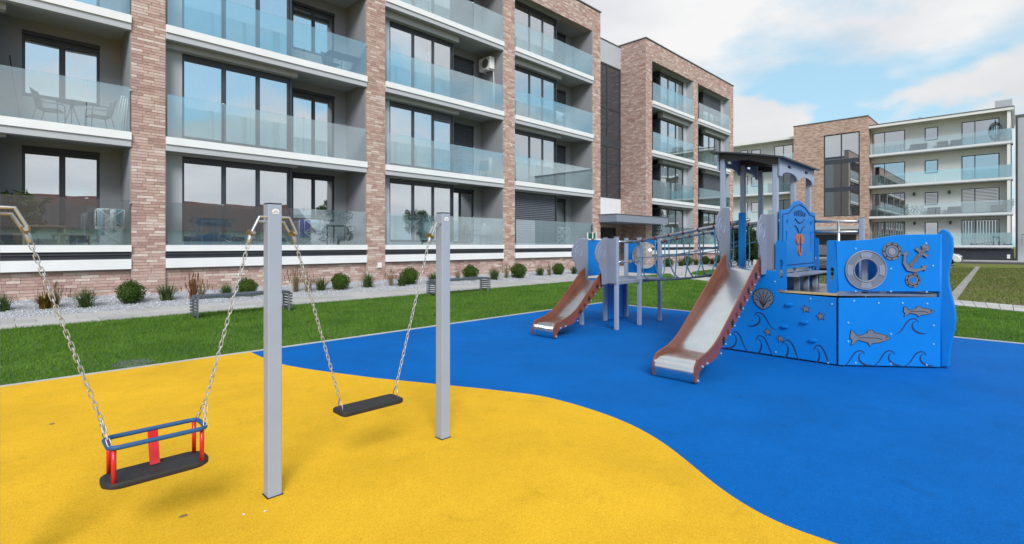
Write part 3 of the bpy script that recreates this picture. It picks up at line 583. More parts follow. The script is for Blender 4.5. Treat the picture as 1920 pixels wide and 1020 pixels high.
CUR = {  # bay, floor -> curtain spec of the bay window, of the door
 (2,1): (0.0,1.0,'curtain'), (2,2): (0.0,1.0,'curtain'), (3,1): (0.0,0.62,'curtain'), (3,2): (0.0,1.0,'curtain'), (3,3): (0.0,1.0,'curtain'), (3,0): (0.15,0.75,'drape'),
 (4,3): (0,1,'curtain'), (4,2): (0,1,'curtain'), (4,1): (0,0.6,'curtain'), (1,2): (0,1,'curtain'), (1,1): (0,1,'curtain')}
JO = {1: [2.0,5.1], 2: [1.4,3.75], 3: [1.9,4.2], 4: [1.8,4.3], 0: [2,4]}
for bay in (1,2,3,4):
    x0 = BX0+PITCH*(bay-2); x1 = x0+BW
    for k in range(4):
        z = LV[k]; ztop = (LV[k+1] if k < 3 else BEAM0)-(0.242 if k < 3 else 0)
        balcony(x0, x1, k, JO[bay])
        # recess wall with balcony door / window
        dx0, dx1 = x0+3.98, x0+5.52; dz1 = z+2.42
        win = (bay == 1 and k == 1) or (bay == 2 and k in (0,2))
        dz0 = z+0.85 if win else z+0.06
        wall_with_holes('wall', Mt['plaster'], x0+3.55, x1, z-0.02, ztop, BACK, 0.25, [(dx0,dx1,dz0,dz1)], bld)
        d = window(dx0, dx1, dz0, dz1, BACK+0.06, [0,0.5,1], ((0.0,0.5,'curtain') if (bay+k) % 3 == 0 else None), fw=0.055)
        if bay in (3,4) and k >= 1: shutter(dx0+0.07, dx1-0.07, dz0+(0.9 if bay == 4 else 0.05), dz1-0.05, BACK+0.035, d)
        part_box('shutter_box', Mt['anth'], d, dx0, dx1, BACK-0.03, BACK+0.03, dz1, dz1+0.10)
        # bay window box
        bx0, bx1 = x0+0.5, x0+3.55; bz0, bz1 = z+0.10, z+2.44
        wall_with_holes('wall', Mt['plaster_light'], x0+0.004, bx1, z-0.015, ztop, BOXY, 0.2, [(bx0,bx1-0.03,bz0,bz1+0.12)], bld)
        wd = window(bx0, bx1-0.03, bz0, bz1, BOXY+0.06, [0,0.36,0.68,1], CUR.get((bay,k)), fw=0.055)
        part_box('shutter_box', Mt['anth'], wd, bx0, bx1-0.03, BOXY+0.01, BOXY+0.11, bz1, bz1+0.12)
        part_box('corner_post', Mt['anth'], wd, bx1-0.03, bx1+0.03, BOXY-0.01, BOXY+0.12, bz0, bz1+0.12)
        part_box('side_glazing', Mt['farpane'], wd, bx1-0.005, bx1+0.02, BOXY+0.12, BACK, bz0, bz1)
        part_box('lintel', Mt['plaster_light'], bld, x0+0.026, bx1+0.14, BOXY-0.24, BOXY-0.003, bz1+0.09, ztop-0.001)
        if bay == 4 and k == 0: shutter(bx0+0.05, bx1-0.08, bz0+0.05, bz1-0.04, BOXY+0.03, wd)
        if bay == 3 and k == 1: shutter(bx0+2.1, bx1-0.1, bz1-0.28, bz1-0.06, BOXY+0.03, wd)
# room interiors behind wing 1
for k in range(4):
    z = LV[k]; zt = (LV[k+1] if k < 3 else 13.3)
    part_box('room_floor', Mt['floor_in'], bld, WX0-6, WX1-0.05, BACK+0.05, 22.2, z-0.3, z-0.03)
part_box('back_wall', Mt['room'], bld, WX0-6, WX1-0.05, 22.2, 22.5, 0, 13.3)
for x0 in pillars: part_box('room_partition', Mt['room'], bld, x0+0.25, x0+0.5, BACK+0.31, 22.2, 1.2, 13.3)
for bay in (1,2,3,4): part_box('room_partition', Mt['room'], bld, BX0+PITCH*(bay-2)+3.3, BX0+PITCH*(bay-2)+3.4, BOXY+0.6, 22.2, 1.2, 13.3)
part_box('room_ceiling', Mt['room'], bld, WX0-6, WX1-0.05, BACK+0.05, 22.2, 13.12, 13.29)
for bay in (1,2,3,4):    # balcony soffit on top
    x0 = BX0+PITCH*(bay-2); part_box('soffit', Mt['plaster'], bld, x0, x0+BW, WY+0.51, BACK+0.2, BEAM0, BEAM0+0.03)
# plinth
for bay in (1,2,3,4):
    x0 = BX0+PITCH*(bay-2); part_box('plinth', Mt['mortar'], bld, x0+0.002, x0+BW-0.002, WY+0.10, WY+0.4, -0.1, LV[0]-0.6)
    brick_face(allbr, (x0+0.003,WY+0.10,0), (1,0,0), (0,-1,0), BW-0.006, 0.12, LV[0]-0.63)
part_box('end_wall', Mt['plaster_light'], bld, WX0-6.3, WX0-6.0, WY, 22.5, -0.1, 14.2)
# ---- stairwell between the wings
SX0, SX1, SY = WX1, 28.25, 18.2
part_box('stair_wall', Mt['plaster_light'], bld, SX0+0.002, SX1-0.002, SY+0.002, SY+0.3, 12.75, 14.15)
part_box('coping', Mt['cap'], bld, SX0+0.052, SX1-0.062, SY-0.04, SY+0.36, 14.15, 14.2)
part_box('stair_panel', Mt['trim'], bld, SX0+0.002, SX1-0.002, SY+0.001, SY+0.3, 3.2, 4.4)
part_box('flank_wall', Mt['plaster'], bld, WX1-0.15, WX1-0.004, WY+0.6, SY+0.4, 0, 14.1)
sg = MB(); 
for x in (SX0+0.03, SX0+1.6, SX0+3.3, SX1-0.1): sg.box(x-0.04,x+0.05,SY-0.02,SY+0.09,4.4,12.75)
for z in (4.45,6.6,7.9,10.0,12.7): sg.box(SX0+0.01,SX1-0.01,SY-0.018,SY+0.088,z-0.05 if z != 7.9 else z-0.3,z+0.05 if z != 7.9 else z+0.3)
sw = sg.build('stair_window', Mt['anth'], bld)
for xa, xb in ((SX0+0.08,SX0+1.56),(SX0+1.65,SX0+3.26),(SX0+3.35,SX1-0.14)):
    for za, zb in ((4.5,6.55),(6.65,7.6),(8.2,9.95),(10.05,12.65)): part_box('pane', Mt['farpane'], sw, xa, xb, SY+0.02, SY+0.035, za, zb)
wall_with_holes('entrance_wall', Mt['mortar'], SX0+0.002, SX1-0.002, -0.1, 3.2, SY+0.002, 0.3, [(25.0,27.7,0.1,2.55)], bld)
brick_face(allbr, (SX0+0.003,SY+0.002,0), (1,0,0), (0,-1,0), SX1-SX0-0.006, 0.1, 3.19, skip=lambda s, z: 25.0-0.1 < SX0+s < 27.8 and z < 2.57)
ed = MB()
for a, b in ((25.0,25.1),(26.3,26.4),(27.6,27.7)): ed.box(a,b,SY+0.04,SY+0.12,0.1,2.55)
ed.box(25.1,27.6,SY+0.042,SY+0.118,2.45,2.55); ed.box(25.1,27.6,SY+0.042,SY+0.118,0.1,0.25)
ed = ed.build('entrance_door', Mt['anth'], bld)
for a, b in ((25.1,26.3),(26.4,27.6)): part_box('pane', Mt['farpane'], ed, a, b, SY+0.07, SY+0.085, 0.25, 2.45)
cn = part_box('canopy', Mt['galvpaint'] if 'galvpaint' in Mt else Mt['grey_board'], bld, SX0-0.15, 28.9, 15.25, WY-0.02, 2.72, 3.12)
MB().box(SX0+0.004,SX1-0.004,WY-0.019,SY-0.02,2.74,3.10).build('canopy_slab', Mt['grey_board'], cn)
part_box('coping', Mt['cap'], cn, SX0-0.18, 28.93, 15.22, WY-0.022, 3.121, 3.15)
# ---- wing 2
W2 = SX1; P2 = [W2, 34.75, 41.15]; 
for i, x0 in enumerate(P2):
    p = part_box('pillar', Mt['mortar'], bld, x0+(0.002 if i == 0 else 0), x0+PW, WY, BACK+0.3, -0.1, BEAM0)
    part_box('flank_render', Mt['plaster_light'], p, x0-0.02 if i else x0+0.1, x0-0.002 if i else x0+0.12, WY+0.02, BACK+0.02, LV[0]-0.3, BEAM0)
    brick_face(allbr, (x0,WY,0), (1,0,0), (0,-1,0), PW, 0.1, BEAM0)
W2E = P2[2]+PW
part_box('parapet', Mt['mortar'], bld, W2+0.003, W2E, WY+0.003, WY+0.5, BEAM0, TOPZ)
brick_face(allbr, (W2,WY+0.003,0), (1,0,0), (0,-1,0), W2E-W2, BEAM0+0.01, TOPZ-0.01)
part_box('side_wall', Mt['mortar'], bld, W2, W2+0.3, WY+0.5, 27, -0.1, TOPZ)
brick_face(allbr, (W2,SY+0.0,0), (0,-1,0), (-1,0,0), SY-WY+0.01, 0.1, TOPZ-0.01)
part_box('coping', Mt['cap'], bld, W2-0.06, W2E+0.05, WY-0.06, WY+0.56, TOPZ, TOPZ+0.05)
part_box('coping', Mt['cap'], bld, W2-0.06, W2+0.36, WY+0.561, 27, TOPZ, TOPZ+0.05)
part_box('roof', Mt['roofing'], bld, W2+0.3, W2E-0.02, WY+0.5, 27, 13.3, 13.6)
for bi, xa in enumerate((P2[0]+PW, P2[1]+PW)):
    xb = P2[bi+1]
    part_box('plinth', Mt['mortar'], bld, xa+0.002, xb-0.002, WY+0.10, WY+0.4, -0.1, LV[0]-0.6)
    brick_face(allbr, (xa+0.003,WY+0.10,0), (1,0,0), (0,-1,0), xb-xa-0.006, 0.12, LV[0]-0.63)
    for k in range(4):
        z = LV[k]; ztop = (LV[k+1] if k < 3 else BEAM0)-(0.242 if k < 3 else 0)
        balcony(xa, xb, k, [1.85,3.8])
        m_ = xa+2.0
        wall_with_holes('wall', Mt['plaster_light'], xa, m_, z-0.02, ztop, BACK, 0.25, [(xa+0.3,xa+1.75,z+0.06,z+2.42)], bld)
        window(xa+0.3, xa+1.75, z+0.06, z+2.42, BACK+0.06, [0,0.5,1], None)
        bz0, bz1 = z+0.1, z+2.46; b0, b1 = m_, xb-0.45
        wall_with_holes('wall', Mt['plaster_light'], m_, xb-0.022, z-0.015, ztop, BOXY, 0.2, [(b0+0.03,b1,bz0,bz1)], bld)
        cs = {0: (0.0,1.0,'drape'), 1: (0.2,1.0,'drape'), 2: (0.25,0.7,'curtain'), 3: (0.2,0.65,'curtain')}[k]
        wd = window(b0+0.03, b1, bz0, bz1, BOXY+0.06, [0,0.34,0.67,1], cs, fw=0.07)
        if bi == 1 and k in (1,3): shutter(b0+0.08, b1-0.06, bz0+(0 if k == 1 else 1.0), bz1-0.05, BOXY+0.03, wd)
        part_box('corner_post', Mt['anth'], wd, b0-0.03, b0+0.03, BOXY-0.01, BOXY+0.12, bz0, bz1)
        part_box('side_glazing', Mt['farpane'], wd, b0-0.02, b0+0.005, BOXY+0.12, BACK, bz0, bz1)
        part_box('lintel', Mt['plaster_light'], bld, m_-0.14, xb-0.023, BOXY-0.24, BOXY-0.003, bz1+0.03, ztop-0.001)
for k in range(4): part_box('room_floor', Mt['floor_in'], bld, W2+0.31, W2E-0.05, BACK+0.05, 22.2, LV[k]-0.3, LV[k]-0.03)
part_box('back_wall', Mt['room'], bld, W2+0.31, W2E, 22.2, 22.5, 0, 13.3); part_box('end_wall', Mt['plaster_light'], bld, W2E-0.15, W2E-0.001, WY+0.51, 27, 0, 13.3)
part_box('soffit', Mt['plaster'], bld, W2+0.31, W2E-0.02, WY+0.51, BACK+0.3, BEAM0, BEAM0+0.03)
part_box('room_ceiling', Mt['room'], bld, W2+0.31, W2E-0.16, BACK+0.31, 22.2, 13.12, 13.29)
o = allbr.build('brickwork', Mt['brick'], bld); o['kind'] = 'stuff'
# small fixtures on the pillars
for x, z in ((pillars[2]+0.5,0.75),): part_box('socket_box', Mt['white'], bld, x-0.07, x+0.07, WY-0.08, WY-0.013, z-0.09, z+0.09)

# ================================================================== far building across the road
FX = 62.0; FW = 63.2
far = empty('far_apartment_building', (66, 10, 0)); tag(far, 'cream rendered apartment building with a brick stair tower at the end of the street', 'building')
FL = [1.4, 4.28, 7.35, 10.5]; FROOF = 13.45
ya, yb = y_at_x(1907, FX), y_at_x(1629, FX)
yt = y_at_x(1488, 61.5); yl = 34.0
def fbox(name, m, *a, parent=None): return MB().box(*a).build(name, m, parent or far)
def fwin(y0, y1, z0, z1, cols, x=FW, m='skypane', parent=None, curtain=None):
    fr = MB(); w_ = 0.07; fr.box(x-0.03,x+0.04,y0,y1,z0,z0+w_); fr.box(x-0.03,x+0.04,y0,y1,z1-w_,z1)
    ys = [y0+(y1-y0)*c for c in cols]
    for i, y in enumerate(ys):
        a = y if i == 0 else (y-w_ if i == len(ys)-1 else y-w_/2); fr.box(x-0.028,x+0.038,a,a+w_,z0+w_,z1-w_)
    wn = fr.build('window', Mt['anth'], parent or far)
    for a, b in zip(ys[:-1], ys[1:]): MB().box(x-0.005,x+0.01,a+w_/2,b-w_/2,z0+w_-0.01,z1-w_+0.01).build('pane', Mt[m], wn)
    return wn
fbox('wall', Mt['plaster_cream'], FW, 72, ya+0.4, yb-0.003, 1.0, FROOF-0.25)
fbox('plinth', Mt['dark'], FX+0.25, 71.9, ya+0.25, yb-0.01, 0.0, 1.05)
fbox('wall', Mt['plaster_cream'], FW, 72, yt+0.003, yl, 1.0, FROOF-0.25)
fbox('plinth', Mt['dark'], FX+0.25, 71.9, yt+0.01, yl, 0.0, 1.05)
fbox('roof', Mt['plaster_cream'], FX-0.1, 72.2, ya+0.2, yb-0.01, FROOF-0.25, FROOF)
fbox('roof_edge', Mt['cap'], FX-0.14, 72.2, ya+0.16, yb-0.012, FROOF+0.001, FROOF+0.07)
fbox('roof', Mt['plaster_cream'], FX-0.1, 72.2, yt+0.01, yl, FROOF-0.25, FROOF)
fbox('end_wall', Mt['plaster_cream'], FX+0.05, FW-0.002, ya+0.4, ya+0.62, 1.4, FROOF-0.26)
for k, z in enumerate(FL):
    for y0, y1 in ((ya+0.25,yb-0.02),(yt+0.02,yl-0.1)):
        zz_ = z if y0 < yb else z-0.6*(k == 3)-0.0
        sb = fbox('balcony', Mt['plaster_light'], FX, FW-0.003, y0, y1, z-0.24, z)
        MB().box(FX-0.03,FX-0.002,y0,y1,z-0.17,z+0.02).build('slab_edge', Mt['trim'], sb)
        nP = max(2, int((y1-y0)/2.2))
        for i in range(nP):
            a = y0+(y1-y0)*i/nP; b = y0+(y1-y0)*(i+1)/nP
            MB().box(FX+0.02,FX+0.035,a+0.012,b-0.012,z+0.025,z+1.12).build('glass_panel', Mt['rail'], sb)
    for u0, u1, t0, t1, cols in ((1636,1697,0.08,2.35,[0,0.62,1]),(1734,1759,1.0,2.25,[0,1]),(1803,1874,0.08,2.35,[0,0.64,1]),(1388,1402,0.08,2.3,[0,1]),(1409,1426,1.0,2.2,[0,1]),(1452,1487,0.08,2.3,[0,0.5,1])):
        a, b = y_at_x(u1, FW), y_at_x(u0, FW)
        fwin(a, b, z+t0, z+t1, cols)
for u0, u1, k in ((1803,1874,1),(1734,1759,1),(1803,1874,0),(1636,1697,0)):       # blinds and curtains behind far panes
    a, b = y_at_x(u1, FW), y_at_x(u0, FW); m = MB(); z = FL[k]+(0.2 if u0 != 1734 else 1.1); zt = FL[k]+2.25
    if k == 1:
        while z < zt: m.box(FW-0.012,FW-0.008,a+0.1,b-0.1,z,z+0.07); z += 0.13
    else:
        yy = a+0.1
        while yy < b-0.15: m.box(FW-0.012,FW-0.008,yy,yy+0.12,z,zt); yy += 0.2
    o = m.build('blind', Mt['drape'], far); o['kind'] = 'stuff'
wy0, wy1 = y_at_x(1612, 61.5), y_at_x(1544, 61.5); wz0, wz1 = 4.4, 13.0
tw = MB(); tw.box(61.5,72.5,yb,wy0,0,14.4); tw.box(61.5,72.5,wy1,yt,0,14.4); tw.box(61.5,72.5,wy0,wy1,wz1,14.4); tw.box(61.5,72.5,wy0,wy1,0,wz0); tw.box(62.6,72.5,wy0,wy1,wz0,wz1)
tw = tw.build('stair_tower', Mt['farbrick'], far)
MB().box(61.44,72.6,yb-0.05,yt+0.05,14.401,14.48).build('coping', Mt['cap'], tw)
fr = MB(); 
for y in (wy0,(wy0+wy1)/2-0.05,wy1-0.12): fr.box(61.6,61.72,y,y+0.12,wz0,wz1)
for z in (wz0,7.0,9.9,wz1-0.1): fr.box(61.605,61.715,wy0+0.12,wy1-0.12,z,z+(0.45 if z in (7.0,9.9) else 0.1))
fr = fr.build('stair_window', Mt['anth'], far)
for za, zb in ((4.5,7.0),(7.45,9.9),(10.35,12.9)):
    for a, b in ((wy0+0.12,(wy0+wy1)/2-0.05),((wy0+wy1)/2+0.07,wy1-0.12)): MB().box(61.64,61.66,a,b,za,zb).build('pane', Mt['skypane'], fr)
fbox('entrance_canopy', Mt['concrete'], 60.1, 61.49, yb+0.2, yt-0.2, 3.0, 3.35)
fbox('entrance_door', Mt['anth'], 61.44, 61.497, wy0+0.3, wy1+1.2, 0.1, 2.5)
for u, h, w_ in ((1725,0.05,0.22),(1642,-0.25,0.2),(1462,-0.5,0.22)):
    y = y_at_x(u, 66); c = fbox('vent_stack', Mt['galv'], 66-w_/2, 66+w_/2, y-w_/2, y+w_/2, FROOF-0.7, FROOF+h+0.9); 
fbox('chimney', Mt['plaster_light'], FX+0.3, FX+1.2, ya+0.3, ya+1.4, FROOF+0.07, FROOF+0.75)
for u, k in ((1715,0),(1782,0),(1714,1),(1780,1)):
    y = y_at_x(u, FW); fbox('wall_lamp', Mt['anth'], FW-0.16, FW-0.01, y-0.08, y+0.08, FL[k]+2.0, FL[k]+2.3)
fbox('meter_box', Mt['white'], FX+0.2, FX+0.249, y_at_x(1894,FX), y_at_x(1888,FX), 0.25, 0.6)
nb = empty('neighbour_building', (66,-10,0)); tag(nb, 'pale grey rendered building at the right edge behind a dark downpipe', 'building')
MB().box(62.4,75,-24,ya+0.1,0,12.6).build('wall', Mt['plaster_light'], nb); MB().box(62.3,75.1,-24.1,ya+0.12,12.601,12.75).build('coping', Mt['cap'], nb); MB().tube([(62.32,ya+0.02,0.05),(62.32,ya+0.02,12.6)],0.07,8).build('downpipe', Mt['anth'], nb)
dr = MB().box(62.33,62.397,-2.2,-1.0,0.1,1.3).build('door', Mt['cap'], nb)
rl = MB(); rl.tube([(62.0,-6,2.35),(62.0,ya-0.3,2.35)],0.03,6)
for i in range(30): rl.tube([(62.0,-6+i*0.2,1.3),(62.0,-6+i*0.2,2.35)],0.012,5)
rl.build('railing', Mt['anth'], nb)

# ================================================================== play structure (ship, small tower, net bridge)
play = empty('play_structure', (8.05, 3.2, 0.012))
tag(play, 'blue and grey ship shaped climbing frame with two slides and a net bridge', 'climbing frame')
G0 = 0.014
PS = 0.066
def ppost(x, y, z1, z0=G0, name='post'):
    p = MB().box(x-PS/2,x+PS/2,y-PS/2,y+PS/2,z0,z1).build(name, Mt['post'], play, bevel=0.008)
    MB().box(x-PS/2-0.002,x+PS/2+0.002,y-PS/2-0.002,y+PS/2+0.002,z1+0.001,z1+0.012).build('post_cap', Mt['grey_board'], p)
    return p
TX = (7.3,8.05,8.8); TY = (3.0,2.3)
for x in TX:
    ppost(x, TY[0], 2.70); ppost(x, TY[1], 2.55)
SXp = (7.55,8.3,9.05); SYp = (4.95,5.7)
for x in SXp:
    for y in SYp: ppost(x, y, 1.62)
def slide(xt, zt, xb, zb, y0, y1, lipx):
    """stainless trough with terracotta cheeks, running towards -X"""
    prof = [(xt+0.22,zt),(xt,zt-0.005),(xt-0.06,zt-0.03)]
    prof += [(xb+0.16,zb+0.075),(xb+0.08,zb+0.03),(xb,zb+0.01),(xb-0.1,zb)]
    fl = lipx+0.10; prof += [(fl+0.05,zb-0.005),(fl,zb-0.012)]
    for a in (25,50,75,95): prof.append((fl-0.10*math.sin(R(a)), zb-0.012-0.11*(1-math.cos(R(a)))))
    prof += [(lipx+0.012,0.06),(lipx+0.03,0.035)]
    V = []; F = []
    for x, z in prof: V += [(x,y0+0.02,z),(x,y1-0.02,z)]
    for i in range(len(prof)-1): F.append((2*i,2*i+1,2*i+3,2*i+2))
    for x, z in prof: V += [(x+0.006,y0+0.02,z-0.012),(x+0.006,y1-0.02,z-0.012)]
    b = 2*len(prof)
    for i in range(len(prof)-1): F.append((b+2*i+2,b+2*i+3,b+2*i+1,b+2*i))
    sl_ = MB(); sl_.add(V, F); so = sl_.build('slide', Mt['steel'], play, auto=35)
    # cheeks
    run = [(x,z) for x, z in prof[2:]]
    topc = [(xt+0.02,zt+0.19),(xt-0.10,zt+0.130),(xb+0.20,zb+0.205),(xb+0.05,zb+0.125),(xb-0.1,zb+0.07),(fl+0.04,zb+0.035),(fl-0.04,zb+0.018),(lipx+0.0,zb-0.05),(lipx-0.012,zb-0.12),(lipx+0.0,0.035),(lipx+0.06,0.03),(lipx+0.10,zb-0.12)]
    low = [(lipx+0.2,zb-0.075),(xb-0.05,zb-0.06),(xb+0.1,zb-0.03)]
    nw = 14; ax, az = xb+0.16, zb+0.02; bx, bz = xt+0.02, zt-0.06
    dx_, dz_ = bx-ax, bz-az; ln = math.hypot(dx_, dz_); nx, nz = dz_/ln, -dx_/ln
    for i in range(nw*2+1):
        t = i/(nw*2); wv = 0.014*math.cos(math.pi*i) ; low.append((ax+dx_*t+nx*wv*1.2, az+dz_*t+nz*wv*1.2))
    poly = topc+low
    for y, th in ((y0,0.019),(y1-0.019,0.019)):
        ck = MB(); ck.prism([(x,y,z) for x, z in poly], (0,th,0)); c = ck.build('cheek', Mt['terra'], so)
    # carved spiders and bolts on the near cheek
    L_ = math.hypot(xt-xb-0.2, zt-zb)
    ex, ez = (xt-xb-0.2)/L_, (zt-zb)/L_
    i = 0; s = 0.10
    while s < L_:
        cx_, cz_ = xb+0.2+ex*s, zb+0.075+ez*s; sp = MB()
        mtl = Mt['black'] if i % 2 == 0 else Mt['maroon']; rr = 0.028 if i % 2 == 0 else 0.02
        sp.prism([(cx_+rr*math.cos(a)*0.6,y0-0.001,cz_+rr*math.sin(a)*0.8) for a in [k*math.pi/4 for k in range(8)]], (0,-0.002,0))
        for k in range(8):
            a = k*math.pi/4+0.2; sp.bar((cx_,y0-0.002,cz_),(cx_+math.cos(a)*rr*1.9,y0-0.002,cz_+math.sin(a)*rr*1.9),0.007,0.007)
        sp.build('spider_carving', mtl, so); i += 1; s += 0.155
    i = 0; s = 0.0
    while s < L_+0.05:
        cx_, cz_ = xb+0.2+ex*s+nx*0.0, zb+0.0+ez*s
        MB().tube([(cx_,y0-0.012,cz_),(cx_,y0+0.0,cz_)],0.010,8).build('bolt_cap', Mt['bolt'], so); s += 0.16
    for x_, z_ in ((lipx+0.28,zb-0.055),(lipx+0.16,zb-0.07),(lipx+0.05,0.05)): MB().tube([(x_,y0-0.012,z_),(x_,y0,z_)],0.013,8).build('bolt_cap', Mt['bolt'], so)
    return so
slide(7.15, 1.17, 5.62, 0.25, 2.42, 2.92, 5.18)
slide(7.50, 0.88, 6.52, 0.24, 5.16, 5.62, 6.12)
# --- cloud shaped slide guards (boards parallel to the slide) with engraved spiral
def guard(y, x0, x1, z0, z1, flip):
    w_ = x1-x0; h = z1-z0
    P = [(x1,z0),(x1,z1)]
    P += [(x0+w_*a, z0+h*b) for a, b in ((0.55,1.0),(0.40,0.985),(0.30,0.93),(0.22,0.90),(0.12,0.86),(0.04,0.78),(0.0,0.68),(0.03,0.58),(0.12,0.50),(0.20,0.47),(0.24,0.42),(0.27,0.34),(0.34,0.28),(0.40,0.2),(0.42,0.1),(0.42,0.0))]
    m = MB(); m.prism([(x,y-0.009,z) for x, z in P], (0,0.018,0)); g = m.build('slide_guard', Mt['grey_board'], play, bevel=0.003)
    pts = []
    for i in range(40):
        a = i*0.28; r_ = 0.02+0.0033*i*(h/0.8); pts.append((x0+w_*0.42+r_*math.cos(a)*0.9, y-0.0105, z0+h*0.70+r_*math.sin(a)))
    MB().tube(pts, 0.004, 5).build('spiral_engraving', Mt['post'], g)
    return g
guard(2.95, 6.93, 7.40, 1.10, 2.02, 0); guard(2.40, 6.90, 7.30, 1.10, 1.90, 0)
MB().box(7.245,7.258,2.30,2.405,1.16,1.90).build('front_board', Mt['grey_board'], play, bevel=0.003)
guard(5.66, 7.20, 7.68, 0.80, 1.60, 0); guard(5.11, 7.14, 7.62, 0.80, 1.60, 0)
MB().box(7.485,7.503,4.94,5.105,0.82,1.60).build('front_board', Mt['grey_board'], play, bevel=0.003)
# --- decks
MB().box(7.26,8.85,2.28,3.04,1.10,1.165).build('deck', Mt['steel'], play, bevel=0.006)
MB().box(7.51,9.10,4.92,5.74,0.80,0.86).build('deck', Mt['grey_board'], play, bevel=0.006)
# --- small tower boards
lb = MB(); lb.box(7.60,8.27,5.752,5.77,0.90,1.58); lb = lb.build('side_board', Mt['blue_board'], play, bevel=0.003)
MB().box(7.58,8.29,5.745,5.777,1.581,1.605).build('side_board_trim', Mt['white'], lb)
lt = MB().lathe((7.95,5.76,1.606),[(0.06,0),(0.06,0.10),(0.045,0.105)],12).build('signal_lamp', Mt['green'], play)
MB().lathe((7.95,5.76,1.712),[(0.012,0),(0.012,0.16)],8).build('signal_lamp_stem', Mt['black'], lt); 
fr = MB(); 
for a in range(4): t = a*math.pi/2+0.785; fr.box(7.95+0.085*math.cos(t)-0.008,7.95+0.085*math.cos(t)+0.008,5.76+0.085*math.sin(t)-0.008,5.76+0.085*math.sin(t)+0.008,1.606,1.73)
fr.build('signal_lamp_cage', Mt['white'], lt)
MB().box(8.33,9.02,5.73,5.748,0.02,0.78).build('lower_board', Mt['blue_board'], play, bevel=0.003)
bb = MB(); bb.panel([rrect(0,0,0.74,0.66,0.03), circle(0.40,0.36,0.27,28)], (9.10,5.70,0.92),(0,-1,0),(0,0,1),(1,0,0),0.0,0.018); bb = bb.build('bubble_board', Mt['blue_board'], play)
dm = MB(); prof = []
for i in range(9):
    a = R(90*i/8); prof.append((0.27*math.cos(a), 0.20*math.sin(a)))
V = []; F = []
for r_, d_ in prof:
    for j in range(24): t = 2*math.pi*j/24; V.append((9.095-d_, 5.30+r_*math.cos(t), 1.28+r_*math.sin(t)))
for i in range(8):
    for j in range(24): F.append((i*24+j,i*24+(j+1)%24,(i+1)*24+(j+1)%24,(i+1)*24+j))
dm.add(V,F); dm.build('bubble_window', Mt['bubble'], bb, smooth=True)
bars = MB(); bars.tube([(7.59,4.95,1.545),(8.26,4.95,1.545)],0.016,8); bars.build('handrail', Mt['steel'], play, smooth=True)
bars = MB(); bars.tube([(7.59,4.95,1.19),(8.26,4.95,1.19)],0.012,8); hb = bars.build('handrail', Mt['steel'], play, smooth=True)
for x in (7.70,7.98,8.16):
    MB().tube([(x-0.012,4.95,1.19),(x+0.012,4.95,1.19)],[0.034,0.034],10).build('play_ring', Mt['grey_board'], hb)
gl = MB(); gl.tube([(7.86,4.95,1.545),(8.02,4.95,1.545)],0.030,10); gl.build('hand_grip', Mt['slat'], play, smooth=True)
# --- net bridge: two rising rails, floor beams, U-shaped ropes
rA = ((8.22,4.95,1.55),(8.05,3.0,1.86)); rB = ((9.05,4.95,1.55),(8.80,3.0,1.86))
for a, b in (rA, rB):
    a, b = Vector(a), Vector(b); ext = (b-a)*0.05
    MB().tube([a-ext,b+ext],0.026,10).build('bridge_rail', Mt['galv'], play, smooth=True)
fA = [(8.36,4.90,0.845),(8.28,3.05,1.15)]; fB = [(8.90,4.90,0.845),(8.62,3.05,1.15)]
fl_ = MB()
fm = []
for i in range(9):
    t = i/8; sag = 0.07*math.sin(math.pi*t); fm.append((Vector(fA[0]).lerp(Vector(fA[1]),t)-Vector((0,0,sag)), Vector(fB[0]).lerp(Vector(fB[1]),t)-Vector((0,0,sag))))
MB().tube([p for p, q in fm],0.017,8).build('bridge_floor_cable', Mt['slat'], play, smooth=True)
MB().tube([q for p, q in fm],0.017,8).build('bridge_floor_cable', Mt['slat'], play, smooth=True)
mt_ = MB()
for (p, q), (p2, q2) in zip(fm[:-1], fm[1:]): mt_.add([p+Vector((0.03,0,0)),q-Vector((0.03,0,0)),q2-Vector((0.03,0,0)),p2+Vector((0.03,0,0))],[(0,1,2,3)])
mo = mt_.build('bridge_mat', Mt['slat'], play); sm = mo.modifiers.new('solid','SOLIDIFY'); sm.thickness = 0.012
for i in range(7):
    t = 0.06+0.14*i; a = Vector(rA[0]).lerp(Vector(rA[1]),t); b = Vector(rB[0]).lerp(Vector(rB[1]),t); sag = 0.07*math.sin(math.pi*t)
    p = Vector(fA[0]).lerp(Vector(fA[1]),t)-Vector((0,0,sag-0.0)); q = Vector(fB[0]).lerp(Vector(fB[1]),t)-Vector((0,0,sag)); P = []
    for k in range(21):
        s = k/20; f = abs(2*s-1); e = 1-(1-f)**2.2 if False else f**2.6
        hx = -math.cos(math.pi*s); base = p.lerp(q,s); top = a.lerp(b,s)
        x = (a.x+b.x)/2+(b.x-a.x)/2*hx*1.0; z = base.z+(top.z-base.z)*e
        sway = 0.09*math.sin(math.pi*2*s+i)*(1-f)
        P.append((x, top.y+sway, z))
    rp = MB().tube(P,0.011,7).build('net_rope', Mt['rope'], play, smooth=True)
    for c in (a, b): MB().tube([c+Vector((0,0.014,0)),c-Vector((0,0.014,0))],0.030,10).build('rope_clamp', Mt['maroon'], rp)
for (a, b) in (rA, rB):     # mid ropes along the sides
    P = [Vector(a).lerp(Vector(b),t)-Vector((0.0,0,0.30+0.05*math.sin(math.pi*t))) for t in [i/10 for i in range(11)]]
    MB().tube(P,0.009,6).build('net_rope', Mt['rope'], play, smooth=True)
# blue edge board on the tower behind the bridge
MB().box(7.96,7.984,2.935,3.035,1.17,1.98).build('entry_board', Mt['blue_board'], play)
